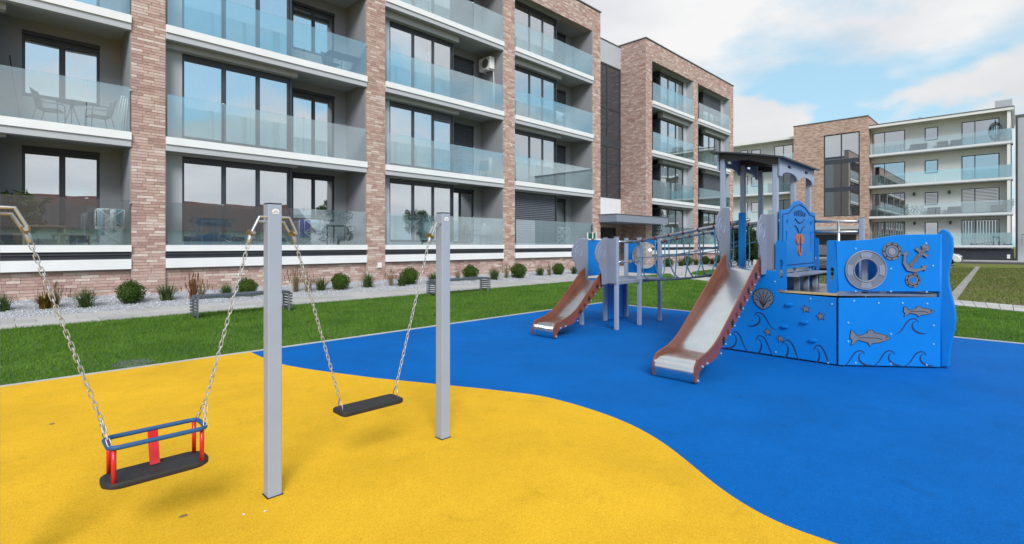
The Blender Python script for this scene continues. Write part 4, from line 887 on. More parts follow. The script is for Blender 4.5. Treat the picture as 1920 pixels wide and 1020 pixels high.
# --- ship hull
HX = 7.235; P1o = Vector((HX,3.06,0)); d1 = Vector((0,-1,0)); n1v = Vector((-1,0,0)); L1 = 3.06-1.57
BOW = Vector((7.97,0.66,0)); P2o = Vector((HX-0.02,1.57,0)); d2 = (BOW-P2o).normalized(); L2 = (BOW-P2o).length; n2v = Vector((d2.y,-d2.x,0));
if n2v.dot(Vector((-1,-1,0))) < 0: n2v = -n2v
up = Vector((0,0,1))
h1 = MB(); h1.panel([[(0.05,0.04),(L1-0.012,0.03),(L1-0.012,0.845),(0.82,0.86),(0.80,0.90),(0.79,1.15),(0.05,1.15)]], P1o, d1, up, n1v, 0, 0.019); hull1 = h1.build('hull_board', Mt['blue_board'], play, bevel=0.003)
h2 = MB(); h2.panel([[(0.004,0.03),(L2-0.02,0.03),(L2-0.02,0.865),(0.004,0.845)]], P2o, d2, up, n2v, 0, 0.019); hull2 = h2.build('hull_board', Mt['blue_board'], play, bevel=0.003)
def Q(u, v, o, n): 
    p = on_plane(u, v, o, n); return p
def sz(u, v, o, d, n): p = Q(u, v, o+n*0.019, n); return ((p-o).dot(d), p.z)
# upper bow board with life ring window
lc = sz(1622.5, 506.5, P2o, d2, n2v); lr = 0.238; li = 0.140
t = []
top = [sz(u, v, P2o, d2, n2v) for u, v in ((1568,452),(1600,451),(1630,449),(1655,445),(1680,441),(1710,439.5),(1762,439))]
upo = [(0.004,0.925),(L2-0.02,0.935)]+[(L2-0.02,top[-1][1])]+[p for p in top[::-1][1:]]
h3 = MB(); h3.panel([upo, circle(lc[0],lc[1],li,28)], P2o, d2, up, n2v, 0, 0.019); hull3 = h3.build('bow_board', Mt['blue_board'], play, bevel=0.003)
rg = MB(); rg.panel([circle(*lc,lr*0.98,36), circle(*lc,li-0.012,36)], P2o, d2, up, n2v, 0.0195, 0.032); ring = rg.build('life_ring', Mt['motif'], hull3, bevel=0.003)
for r_ in (lr*0.98, li): MB().tube([P2o+d2*a+up*b+n2v*0.034 for a, b in circle(*lc,r_,36)],0.007,6,closed=True).build('ring_edge', Mt['grey_board'], ring)
for k in range(4):
    a0 = k*math.pi/2-0.33; seg = [(lc[0]+r_*math.cos(a0+s), lc[1]+r_*math.sin(a0+s)) for r_, S in ((lr*0.92,[0,0.22,0.44,0.66]),(li*1.1,[0.66,0.44,0.22,0])) for s in S]
    g_ = MB(); g_.panel([seg], P2o, d2, up, n2v, 0.0325, 0.038); g_.build('ring_band', Mt['grey_board'], ring)
ppost(7.58, 1.355, 1.45, 0.9)   # post seen through the ring
# handle board next to the bow board, along the side
h4 = MB(); h4.panel([rrect(0.0,0.90,0.115,1.55,0.03), rrect(0.04,1.06,0.075,1.22,0.016)], Vector((HX-0.018,1.68,0)), d1, up, n1v, 0, 0.019); h4.build('handle_board', Mt['blue_board'], play)
h5 = MB(); h5.panel([rrect(0.0,0.90,0.13,1.55,0.03), rrect(0.045,1.06,0.085,1.3,0.018)], Vector((HX-0.002,2.27,0)), d1, up, n1v, 0, 0.016); h5.build('handle_board', Mt['blue_board'], play)
h6 = MB(); h6.panel([rrect(0.0,0.90,0.10,1.60,0.03), rrect(0.035,1.05,0.065,1.32,0.012)], Vector((8.86,2.27,0)), d1, up, n1v, 0, 0.019); h6.build('handle_board', Mt['blue_board'], play)
# far side of the hull
FXs = 8.865; fo = Vector((FXs,1.57,0)); fd = (BOW+Vector((0.05,0,0))-fo).normalized(); fL = (BOW-fo).length; fn = Vector((fd.y,-fd.x,0)); fn = fn if fn.x > 0 else -fn
MB().panel([[(0,0.03),(fL-0.03,0.03),(fL-0.03,0.86),(0,0.86)]], fo, fd, up, fn, 0, 0.019).build('hull_board', Mt['blue_board'], play)
MB().panel([[(0,0.90),(fL-0.03,0.90),(fL-0.03,1.55),(0,1.50)]], fo, fd, up, fn, 0, 0.019).build('bow_board', Mt['blue_board'], play)
MB().box(FXs,FXs+0.019,1.58,3.05,0.03,0.86).build('hull_board', Mt['blue_board'], play)
ppost(8.80,1.61,1.88); ppost(8.42,1.30,1.52)
rr_ = MB(); rr_.tube([(8.80,2.3,1.855),(8.80,1.61,1.83)],0.021,8); rr_.build('handrail', Mt['galv'], play, smooth=True)
rr_ = MB(); rr_.tube([(8.80,2.3,1.69),(8.80,1.61,1.68)],0.021,8); rr_.build('handrail', Mt['galv'], play, smooth=True)
rr_ = MB(); rr_.tube([(8.80,1.90,0.9),(8.80,1.90,1.835)],0.021,8); rr_.build('handrail_upright', Mt['galv'], play, smooth=True)
MB().panel([rrect(0.0,0.90,0.24,1.50,0.03)], Vector((8.864,1.82,0)), d1, up, n1v, 0, 0.019).build('handle_board', Mt['blue_board'], play)
# ship deck
dk = MB(); dk.prism([(HX+0.004,2.26,0.868),(HX+0.004,1.578,0.868),(BOW.x,BOW.y+0.03,0.868),(FXs-0.004,1.578,0.868),(FXs-0.004,2.26,0.868)],(0,0,0.03)); dk.build('deck', Mt['steel'], play)
MB().box(7.26,8.84,2.262,2.277,0.2,1.095).build('riser_board', Mt['blue_board'], play)
# prow
fwd = [(0.70,0.03),(0.585,0.03),(0.578,0.20),(0.560,0.34),(0.535,0.48),(0.525,0.60),(0.533,0.74),(0.56,0.88),(0.585,1.02),(0.59,1.14),(0.575,1.26),(0.555,1.38),(0.548,1.48),(0.555,1.58),(0.585,1.65),(0.63,1.685),(0.67,1.67),(0.70,1.61)]
pw = MB(); pw.prism([(7.975,y,z) for y, z in fwd],(0.09,0,0)); pw.build('prow', Mt['blue_board'], play, bevel=0.015)
MB().tube([(7.972,0.672,0.04),(7.972,0.672,1.62)],0.02,8).build('prow_batten', Mt['blue_board'], play, smooth=True)
# --- ornaments on the hull
def deco(name, poly, m, o, d, n, parent, t0=0.0195, t1=0.026, holes=()):
    return MB().panel([poly]+list(holes), o, d, up, n, t0, t1).build(name, m, parent, bevel=0.0015)
def outline(poly, o, d, n, parent, r_=0.0045, off=0.0265, m='black', name='engraved_outline'):
    return MB().tube([o+d*a+up*b+n*off for a, b in poly], r_, 5, closed=True).build(name, Mt[m], parent)
FISH = [(0,0.5),(0.06,0.30),(0.02,0.02),(0.10,0.12),(0.19,0.36),(0.32,0.30),(0.45,0.20),(0.50,-0.02),(0.56,0.18),(0.72,0.22),(0.88,0.34),(1.0,0.52),(0.90,0.68),(0.74,0.78),(0.62,0.82),(0.55,1.02),(0.44,0.95),(0.42,0.80),(0.30,0.70),(0.19,0.60),(0.10,0.88),(0.03,0.98)]
def fish(u0, v0, u1, v1, o, d, n, parent):
    a, b = sz(u0, v1, o, d, n); c, e = sz(u1, v0, o, d, n)
    P = [(a+(c-a)*x, b+(e-b)*y) for x, y in FISH]; f = deco('fish', P, Mt['motif'], o, d, n, parent)
    outline(P, o, d, n, f, 0.0035, 0.0255, 'black'); 
    ex, ez = a+(c-a)*0.90, b+(e-b)*0.56; MB().panel([circle(ex,ez,0.008,10)], o, d, up, n, 0.0262, 0.029).build('eye', Mt['black'], f)
    MB().tube([o+d*(a+(c-a)*x)+up*(b+(e-b)*y)+n*0.0265 for x, y in ((0.22,0.5),(0.45,0.52),(0.68,0.50),(0.80,0.42))],0.0035,5).build('side_line', Mt['black'], f)
fish(1593, 619, 1669, 648, P2o, d2, n2v, hull2); fish(1693, 574, 1751, 594, P2o, d2, n2v, hull2)
WAVE = [(0,0,.25),(0.10,0.07,.5),(0.20,0.22,.7),(0.28,0.45,.9),(0.36,0.70,1),(0.46,0.90,1),(0.58,0.98,.9),(0.68,0.95,.7),(0.75,0.84,.5),(0.76,0.72,.3)]
CURL = [(0.72,0.84,.3),(0.60,0.78,.6),(0.55,0.58,1),(0.58,0.36,1.3),(0.68,0.18,1.5),(0.82,0.08,1.2),(0.95,0.07,.7),(1.02,0.10,.2)]
def wave(u0, v0, u1, v1, o, d, n, parent, mirror=False, tail=0):
    a, b = sz(u0, v1, o, d, n); c, e = sz(u1, v0, o, d, n); w_ = 0.0085
    for P in (WAVE, CURL):
        pts = [Vector((a+(c-a)*((1-x) if mirror else x), b+(e-b)*y, t)) for x, y, t in P]; pts = smooth_poly(pts, 2); L_ = []; R_ = []
        for i, p in enumerate(pts):
            q = pts[min(i+1,len(pts)-1)]-pts[max(i-1,0)]; q.z = 0; q.normalize(); nn = Vector((-q.y,q.x,0)); L_.append((p.x+nn.x*w_*p.z,p.y+nn.y*w_*p.z)); R_.append((p.x-nn.x*w_*p.z,p.y-nn.y*w_*p.z))
        MB().panel([L_+R_[::-1]], o, d, up, n, 0.0192, 0.0205).build('wave_carving', Mt['navy'], parent)
for u0,v0,u1,v1 in ((1580,657,1634,686),(1636,657,1690,686),(1694,659,1750,687),(1678,597,1736,627)): wave(u0,v0,u1,v1,P2o,d2,n2v,hull2)
for u0,v0,u1,v1 in ((1514,650,1566,688),(1455,640,1508,677),(1405,632,1458,668),(1362,624,1405,654),(1402,588,1455,613)): wave(u0,v0,u1,v1,P1o,d1,n1v,hull1,True)
def star(u, v, r_, o, d, n, parent):
    a, b = sz(u, v, o, d, n); P = [(a+(r_ if i % 2 == 0 else r_*0.45)*math.cos(R(90+36*i)+0.2), b+(r_ if i % 2 == 0 else r_*0.45)*math.sin(R(90+36*i)+0.2)) for i in range(10)]
    s = deco('starfish', P, Mt['motif'], o, d, n, parent); outline(P, o, d, n, s, 0.003, 0.0255, 'black')
for u, v in ((1511,579),(1539,593),(1440,622),(1464,635)): star(u, v, 0.055, P1o, d1, n1v, hull1)
for u, v in ((1480,571),(1472,612),(1509,604),(1525,638)):       # climbing holds
    a, b = sz(u, v, P1o, d1, n1v); MB().panel([[(a-0.05,b+0.005),(a-0.03,b-0.018),(a+0.03,b-0.018),(a+0.05,b+0.005),(a+0.02,b+0.022),(a-0.02,b+0.022)]], P1o, d1, up, n1v, 0.0195, 0.05).build('climbing_hold', Mt['blue_board'], hull1, bevel=0.006)
# scallop shell beside the slide
sc_ = sz(1431.5, 561, P1o, d1, n1v); P = []
for i in range(25):
    a = R(-60+300*i/24)+R(0); rr2 = 0.125*(1+0.06*math.cos(i*math.pi)); P.append((sc_[0]+rr2*math.sin(a-R(90))*0.95, sc_[1]+0.01+rr2*math.cos(a-R(90)) if False else sc_[1]+rr2*math.cos(a-R(90))))
P = [(sc_[0]+0.13*(1+0.07*math.cos(i*math.pi))*math.cos(R(-50+280*i/28)), sc_[1]+0.02+0.125*(1+0.07*math.cos(i*math.pi))*math.sin(R(-50+280*i/28))) for i in range(29)]+[(sc_[0]-0.02,sc_[1]-0.13),(sc_[0]+0.02,sc_[1]-0.13)]
sh = deco('shell', P, Mt['motif'], P1o, d1, n1v, hull1); outline(P, P1o, d1, n1v, sh, 0.004)
for i in range(7):
    a = R(-10+200*i/6); pts = [(sc_[0],sc_[1]-0.11),(sc_[0]+0.05*math.cos(a),sc_[1]-0.01+0.05*math.sin(a)),(sc_[0]+0.105*math.cos(a),sc_[1]+0.02+0.10*math.sin(a))]
    MB().tube([P1o+d1*x+up*z+n1v*0.0265 for x, z in pts],0.004,5).build('shell_rib', Mt['black'], sh)
# porthole rosettes and anchor on the bow board
for u, v, r_, mid in ((1672,471,0.108,'grey_board'),(1711,525,0.085,'blue_board')):
    a, b = sz(u, v, P2o, d2, n2v); rs = deco('porthole', circle(a,b,r_,24), Mt['motif'], P2o, d2, n2v, hull3, holes=[circle(a,b,r_*0.42,16)])
    for q in (0.98,0.72,0.42): outline(circle(a,b,r_*q,28), P2o, d2, n2v, rs, 0.004, 0.0265, 'slat' if q != 0.72 else 'black')
    for k in range(8): t = k*math.pi/4; MB().panel([circle(a+r_*0.84*math.cos(t),b+r_*0.84*math.sin(t),0.009,8)], P2o, d2, up, n2v, 0.0262, 0.03).build('rivet', Mt['black'], rs)
    MB().panel([circle(a,b,r_*0.40,16)], P2o, d2, up, n2v, 0.0195, 0.026).build('porthole_glass', Mt[mid], rs)
ac, bc = sz(1718, 484, P2o, d2, n2v); th = R(-38)
def A(x, y): return (ac+(x*math.cos(th)-y*math.sin(th))*0.98, bc+(x*math.sin(th)+y*math.cos(th))*0.98)
AN = [(-0.022,-0.13),(-0.022,0.07),(-0.085,0.07),(-0.085,0.105),(-0.022,0.105),(-0.022,0.13),(-0.05,0.15),(-0.03,0.19),(0.0,0.20),(0.03,0.19),(0.05,0.15),(0.022,0.13),(0.022,0.105),(0.085,0.105),(0.085,0.07),(0.022,0.07),(0.022,-0.13),(0.08,-0.105),(0.12,-0.05),(0.10,-0.045),(0.145,0.01),(0.165,-0.07),(0.145,-0.062),(0.09,-0.15),(0.0,-0.19),(-0.09,-0.15),(-0.145,-0.062),(-0.165,-0.07),(-0.145,0.01),(-0.10,-0.045),(-0.12,-0.05),(-0.08,-0.105)]
AP = [A(x, y) for x, y in AN]; an = deco('anchor', AP, Mt['motif'], P2o, d2, n2v, hull3, 0.0195, 0.036); outline(AP, P2o, d2, n2v, an, 0.0035, 0.0355, 'slat')
outline([A(x*0.55,y*0.92) for x, y in ((-0.018,-0.15),(-0.018,0.17),(0.018,0.17),(0.018,-0.15))], P2o, d2, n2v, an, 0.003, 0.0365, 'black')
for u, v in ((1604,466),(1604,546),(1670,546),(1670,504),(1737,547),(1749,498),(1736,456),(1601,564),(1647,568),(1692,568),(1738,569),(1590,605),(1590,640),(1670,626),(1750,610),(1750,645),(1604,680),(1670,682),(1737,684)):
    a, b = sz(u, v, P2o, d2, n2v); pr = hull3 if v < 556 else hull2
    MB().panel([circle(a,b,0.010,8)], P2o, d2, up, n2v, 0.0192, 0.027).build('bolt_cap', Mt['bolt'], pr)
for u, v in ((1453,528),(1520,560),(1560,570),(1475,545),(1553,680),(1455,660)):
    a, b = sz(u, v, P1o, d1, n1v); MB().panel([circle(a,b,0.010,8)], P1o, d1, up, n1v, 0.0192, 0.027).build('bolt_cap', Mt['bolt'], hull1)
# --- cabin board with carved figure, facing the ship deck
cY = 2.235; co = Vector((7.20,cY,0)); cd = Vector((1,0,0)); cn_ = Vector((0,-1,0))
cb = [(0.04,1.17),(1.64,1.17),(1.64,1.97),(1.50,1.99),(1.36,1.99),(1.22,2.02),(1.08,2.08),(0.94,2.115),(0.80,2.12),(0.66,2.10),(0.52,2.04),(0.40,1.99),(0.28,1.96),(0.04,1.955)]
cbo = MB(); cbo.panel([cb, rrect(0.24,1.36,0.29,1.68,0.02), rrect(1.38,1.36,1.43,1.68,0.02), circle(0.30,1.80,0.035,10), circle(1.40,1.80,0.035,10)], co, cd, up, cn_, 0, 0.02); cabin = cbo.build('cabin_board', Mt['blue_board'], play, bevel=0.003)
def cell(s, z, rx, rz, m, name, t1=0.032): 
    return MB().panel([[(s+rx*math.cos(2*math.pi*i/16), z+rz*math.sin(2*math.pi*i/16)) for i in range(16)]], co, cd, up, cn_, 0.0205, t1).build(name, Mt[m], cabin)
cell(0.755,1.575,0.095,0.075,'orange','carved_wing'); cell(0.925,1.575,0.095,0.075,'orange','carved_wing'); cell(0.84,1.42,0.09,0.085,'orange','carved_wing'); cell(0.84,1.50,0.022,0.12,'navy','carved_body',0.036)
for sx in (-1,1):
    MB().tube([co+cd*(0.84+sx*x)+up*z+cn_*0.024 for x, z in ((0.04,1.66),(0.14,1.74),(0.24,1.76))],0.008,5).build('carved_antenna', Mt['navy'], cabin)
    for k in range(3): MB().tube([co+cd*(0.84+sx*(0.05+0.09*k))+up*z+cn_*0.024 for z in (1.90,1.95,1.985-0.015*k)],0.011,5).build('carved_flourish', Mt['navy'], cabin)
MB().tube([co+cd*x+up*z+cn_*0.024 for x, z in ((0.62,1.86),(0.72,1.82),(0.84,1.80),(0.96,1.82),(1.06,1.86))],0.008,5).build('carved_flourish', Mt['navy'], cabin)
MB().tube([co+cd*x+up*z+cn_*0.024 for x, z in ((0.10,1.22),(0.10,1.90),(0.34,1.92),(0.58,2.02),(0.84,2.07),(1.10,2.03),(1.34,1.94),(1.58,1.92),(1.58,1.22))],0.006,5,closed=True).build('carved_border', Mt['navy'], cabin)
MB().box(7.24,8.84,2.02,2.258,1.075,1.10).build('step_ledge', Mt['grey_board'], play, bevel=0.004)
for x in (7.62,8.05,8.48): MB().box(x-0.03,x+0.03,2.10,2.16,0.88,1.074).build('step_support', Mt['post'], play)
# --- tower roof: curved sheet on fascia boards
def rz(y): return 2.83-0.20*((3.15-y)/1.05)**1.25 if y < 3.15 else 2.83
rf = MB(); ys = [3.14-0.098*i for i in range(11)]; V = []; F = []
for y in ys: V += [(7.17,y,rz(y)),(8.88,y,rz(y))]
for y in ys: V += [(7.17,y,rz(y)-0.02),(8.88,y,rz(y)-0.02)]
nn = len(ys)
for i in range(nn-1): F += [(2*i,2*i+1,2*i+3,2*i+2),(2*nn+2*i+2,2*nn+2*i+3,2*nn+2*i+1,2*nn+2*i),(2*i+2,2*nn+2*i+2,2*nn+2*i,2*i),(2*i+1,2*nn+2*i+1,2*nn+2*i+3,2*i+3)]
F += [(0,2*nn,2*nn+1,1),(2*nn-2,2*nn-1,4*nn-1,4*nn-2)]
rf.add(V, F); roof = rf.build('tower_roof', Mt['soffit'], play, auto=40)
def fascia(y, ztop):
    arcs = []
    P = [(7.26,ztop),(7.26,ztop-0.235)]
    for c in (7.675,8.425):
        for i in range(9): a = math.pi-math.pi*i/8; P.append((c+0.325*math.cos(a), ztop-0.235+0.075*math.sin(a)))
    P += [(8.84,ztop-0.235),(8.84,ztop)]
    hs = [rrect(7.58,ztop-0.105,7.74,ztop-0.06,0.02), rrect(8.36,ztop-0.105,8.52,ztop-0.06,0.02)]
    MB().panel([P]+hs, Vector((0,y,0)), Vector((1,0,0)), up, Vector((0,-1,0)), 0, 0.02).build('fascia_board', Mt['post'], roof)
fascia(2.252, rz(2.25)-0.022); fascia(3.068, rz(3.05)-0.022)
for x in TX:
    m = MB(); m.prism([(x-0.01,3.04,rz(3.04)-0.022),(x-0.01,2.26,rz(2.26)-0.022),(x-0.01,2.26,rz(2.26)-0.14),(x-0.01,2.65,rz(2.65)-0.08),(x-0.01,3.04,rz(3.04)-0.14)],(0.02,0,0)); m.build('roof_bearer', Mt['soffit'], roof)

# ================================================================== swings
SWY = 3.14; SWX = (-0.04, 1.142, 2.404); PZ = 1.735
def swing_post(x, sides, label):
    root = empty('swing_post', (x, SWY, 0.016)); tag(root, label, 'swing post', 'grey swing posts')
    p = MB().box(x-0.04,x+0.04,SWY-0.04,SWY+0.04,0.016,PZ).build('post', Mt['post'], root, bevel=0.006)
    MB().box(x-0.038,x+0.038,SWY-0.038,SWY+0.038,PZ+0.001,PZ+0.008).build('post_cap', Mt['anth'], p)
    MB().box(x-0.046,x+0.046,SWY-0.046,SWY+0.046,0.0165,0.019).build('contact_shade_ring', Mt['rubber'], p)  # thin black ring painting contact shade where the post meets the ground
    # emblem near the top: white dome with a peak cut into it
    ec = Vector((x+0.002,SWY-0.041,PZ-0.048)); em = MB()
    dome = [(0.022*math.cos(math.pi*i/12),0.022*math.sin(math.pi*i/12)) for i in range(13)]
    hole = [(-0.012,0.004),(-0.004,0.012),(0.0,0.008),(0.006,0.014),(0.012,0.004)]
    em.panel([dome, hole], ec, (1,0,0), (0,0,1), (0,-1,0), 0, 0.0012); em.panel([[(-0.02,-0.009),(0.02,-0.009),(0.016,-0.003),(-0.016,-0.003)]], ec, (1,0,0), (0,0,1), (0,-1,0), 0, 0.0012)
    em.build('emblem', Mt['white'], p)
    for s in sides:
        y = SWY; b = None
        for dy, pts in ((-0.03,((0.035,1.66),(0.085,1.66),(0.125,1.575))),(0.03,((0.035,1.635),(0.075,1.635),(0.115,1.56)))):
            q = MB().tube([(x+s*a,y+dy,z) for a, z in pts],0.0075,8).build('bracket' if b is None else 'bracket_rod', Mt['galv'], root if b is None else b, smooth=False); b = b or q
        MB().tube([(x+s*0.12,y-0.034,1.567),(x+s*0.12,y+0.034,1.567)],0.017,12).build('roller', Mt['brass'], b)
        MB().tube([(x+s*0.12,y-0.046,1.567),(x+s*0.12,y-0.034,1.567)],0.010,6).build('bolt', Mt['galv'], b)
        MB().tube([(x+s*0.12,y+0.034,1.567),(x+s*0.12,y+0.046,1.567)],0.010,6).build('bolt', Mt['galv'], b)
    return root
swing_post(SWX[0], (1,), 'grey steel swing post cut by the left edge of the picture')
swing_post(SWX[1], (-1,1), 'tall grey steel swing post between the toddler seat and flat seat, with white emblem')
swing_post(SWX[2], (-1,), 'grey steel swing post standing at the far end of the flat swing')
# chain link
lk = MB(); P = []
for i in range(12):
    a = 2*math.pi*i/12; P.append((0.0085*math.cos(a), 0, 0.013*(1 if math.sin(a) > 1e-6 else (-1 if math.sin(a) < -1e-6 else 0))+0.0085*math.sin(a)))
lk.tube(P,0.0025,6,closed=True); link_me, _ = lk.mesh('link', Mt['chain'], smooth=True, recenter=False)
LPITCH = 0.0305
def chain(a, b, parent, sleeve=True, sag=0.0):
    a, b = Vector(a), Vector(b); d = (b-a); Ln = d.length; d.normalize(); st = a+d*0.055 if sleeve else a
    if sleeve:
        root = MB().tube([a+d*0.005,a+d*0.012,a+d*0.05,a+d*0.058],[0.006,0.013,0.013,0.008],10).build('chain', Mt['galv'], parent, smooth=True)
    else:
        root = MB().tube([a-d*0.004,a+d*0.004],0.004,6).build('chain', Mt['chain'], parent)
    n = max(2, int((b-st).length/LPITCH)); q = d.to_track_quat('Z','X')
    base = WORLD[root.name]
    for i in range(n):
        t = (i+0.5)/n; p = st.lerp(b,t)+Vector((0,0,-sag*4*t*(1-t))); o = bpy.data.objects.new('link', link_me); col.objects.link(o); o.parent = root; o.location = p-base
        o.rotation_mode = 'QUATERNION'; o.rotation_quaternion = q @ Matrix.Rotation(R(90*(i % 2)+12*math.sin(i)),4,'Z').to_quaternion()
    return root
# toddler seat
tx, tz = 0.568, 0.345
ts = empty('toddler_swing', (tx, SWY, tz)); tag(ts, 'toddler swing with black rubber seat, red supports and blue rubber ring hung on chains', 'swing')
def seat_mesh(cx, cz, lx, ly, th, name, parent, r_=0.07, tip=0.0):
    P = rrect(-lx/2,-ly/2,lx/2,ly/2,r_,7); m = MB(); n = len(P)
    rings = [(0.96,-th/2),(1.0,-th*0.32),(1.0,th*0.32),(0.965,th/2),(0.90,th/2-0.004)]
    V = []; F = []
    for s, z in rings:
        for x, y in P: V.append((cx+x*s,SWY+y*s,cz+z+tip*y))
    for i in range(len(rings)-1):
        for j in range(n): F.append((i*n+j,i*n+(j+1)%n,(i+1)*n+(j+1)%n,(i+1)*n+j))
    F += [tuple(range(n-1,-1,-1)), tuple((len(rings)-1)*n+j for j in range(n))]
    m.add(V,F); return m.build(name, Mt['rubber'], parent, auto=50)
st_ = seat_mesh(tx, tz, 0.455, 0.20, 0.03, 'seat', ts, 0.075)
RZ = tz+0.185
rp = [(tx+x, SWY+y, RZ) for x, y in rrect(-0.205,-0.095,0.205,0.095,0.04,5)]
MB().tube(rp,0.0115,10,closed=True).build('safety_ring', Mt['ringblue'], ts, smooth=True)
for sx in (-1,1):
    for sy in (-1,1):
        x, y = tx+sx*0.185, SWY+sy*0.078
        MB().tube([(x,y,tz+0.012),(x,y,RZ-0.008)],0.0105,10).build('support', Mt['red'], ts, smooth=True)
fs = MB(); fs.prism([(tx-0.024,SWY-0.096,RZ-0.012),(tx+0.024,SWY-0.096,RZ-0.012),(tx+0.026,SWY-0.058,tz+0.055),(tx+0.026,SWY-0.044,tz+0.016),(tx-0.026,SWY-0.044,tz+0.016),(tx-0.026,SWY-0.058,tz+0.055)],(0,0.012,0)); 
fs = MB()
prof = [(0.090,RZ-0.010),(0.082,RZ-0.05),(0.068,tz+0.10),(0.050,tz+0.045),(0.036,tz+0.016)]
V = []; F = []
for y, z in prof: V += [(tx-0.022,SWY+y,z),(tx+0.022,SWY+y,z),(tx+0.022,SWY+y+0.014,z+0.002),(tx-0.022,SWY+y+0.014,z+0.002)]
for i in range(len(prof)-1):
    for j in range(4): F.append((4*i+j,4*i+(j+1)%4,4*i+4+(j+1)%4,4*i+4+j))
F += [(3,2,1,0),(4*len(prof)-4,4*len(prof)-3,4*len(prof)-2,4*len(prof)-1)]
fs.add(V,F); fs.build('crotch_strap', Mt['red'], ts)
for sx, px_ in ((-1,SWX[0]+0.12),(1,SWX[1]-0.12)):
    spl = Vector((tx+sx*0.225,SWY,RZ+0.125))
    chain((px_,SWY,1.562), spl, ts)
    for sy in (-1,1): chain(spl, (tx+sx*0.20,SWY+sy*0.078,RZ+0.012), ts, sleeve=False)
# flat seat
fx_, fz_ = 1.775, 0.405
fsw = empty('flat_swing', (fx_, SWY, fz_)); tag(fsw, 'flat black rubber swing seat hanging on two chains between grey posts', 'swing')
seat_mesh(fx_, fz_, 0.46, 0.165, 0.032, 'seat', fsw, 0.03)
for sx, px_ in ((-1,SWX[1]+0.12),(1,SWX[2]-0.12)):
    spl = Vector((fx_+sx*0.212,SWY,fz_+0.085)); chain((px_,SWY,1.562), spl, fsw)
    MB().tube([(fx_+sx*0.205,SWY-0.03,fz_+0.012),(fx_+sx*0.208,SWY-0.026,fz_+0.05),(fx_+sx*0.212,SWY,fz_+0.09),(fx_+sx*0.208,SWY+0.026,fz_+0.05),(fx_+sx*0.205,SWY+0.03,fz_+0.012)],0.004,6).build('shackle', Mt['chain'], fsw, smooth=True)

# ================================================================== benches: slats over a bent frame
def bench(x0, x1, y0, y1, label):
    h = 0.46; root = empty('bench', ((x0+x1)/2,(y0+y1)/2,0.0)); tag(root, label, 'bench', 'slatted benches on the lawn')
    for y in (y0+0.07, y1-0.10):
        f = MB(); f.box(x0+0.02,x0+0.05,y,y+0.03,-0.01,h-0.03); f.box(x1-0.05,x1-0.02,y,y+0.03,-0.01,h-0.03); f.box(x0+0.05,x1-0.05,y,y+0.03,h-0.06,h-0.031); f.build('frame', Mt['galv'], root)
    hs, _ = MB().box(-0.018,0.018,-(y1-y0)/2,(y1-y0)/2,-0.014,0.014).mesh('slat', Mt['slat'], recenter=False)
    vs, _ = MB().box(-0.014,0.014,-(y1-y0)/2,(y1-y0)/2,-0.018,0.018).mesh('slat', Mt['slat'], recenter=False)
    cy = (y0+y1)/2; n = int((x1-x0-0.1)/0.062)
    for i in range(n): link('slat', hs, None, root, (x0+0.06+(x1-x0-0.12)*i/(n-1), cy, h-0.016))
    for x in (x0, x1):
        for k in range(6): link('slat', vs, None, root, (x+(0.006 if x == x0 else -0.006), cy, 0.09+k*0.062))
bench(2.75, 4.62, 11.55, 12.05, 'dark slatted bench on the lawn behind the toddler swing')
bench(8.85, 10.95, 11.85, 12.35, 'dark slatted bench on the lawn behind the far swing post')

# ================================================================== planting in the gravel bed
def ball_mesh(seed, R_, nleaf=2600):
    g = np.random.default_rng(seed); d = g.normal(size=(nleaf,3)); d /= np.linalg.norm(d,axis=1)[:,None]
    lump = 1+0.06*np.sin(d[:,0]*5+seed)+0.06*np.sin(d[:,1]*6+2*seed)+0.05*np.sin(d[:,2]*7)
    r_ = R_*lump*g.uniform(0.80,1.03,nleaf); c = d*r_[:,None]; c[:,2] = c[:,2]*0.92+R_*0.90
    k = c[:,2] > 0.01; c = c[k]; d = d[k]; n = len(c)
    a = g.normal(size=(n,3)); a /= np.linalg.norm(a,axis=1)[:,None]; b = np.cross(a, d+0.4*g.normal(size=(n,3))); b /= np.linalg.norm(b,axis=1)[:,None]+1e-6
    s = g.uniform(0.012,0.026,n)[:,None]*R_/0.3
    V = np.stack([c-a*s, c+b*s*0.55, c+a*s, c-b*s*0.55],1).reshape(-1,3)
    me = bpy.data.meshes.new('crown'); F = np.arange(4*n).reshape(-1,4)
    me.vertices.add(4*n); me.vertices.foreach_set('co', V.astype(np.float32).ravel()); me.loops.add(4*n); me.loops.foreach_set('vertex_index', F.ravel().astype(np.int32)); me.polygons.add(n); me.polygons.foreach_set('loop_start', np.arange(0,4*n,4,dtype=np.int32)); me.update(calc_edges=True); me.materials.append(Mt['leafball'])
    return me
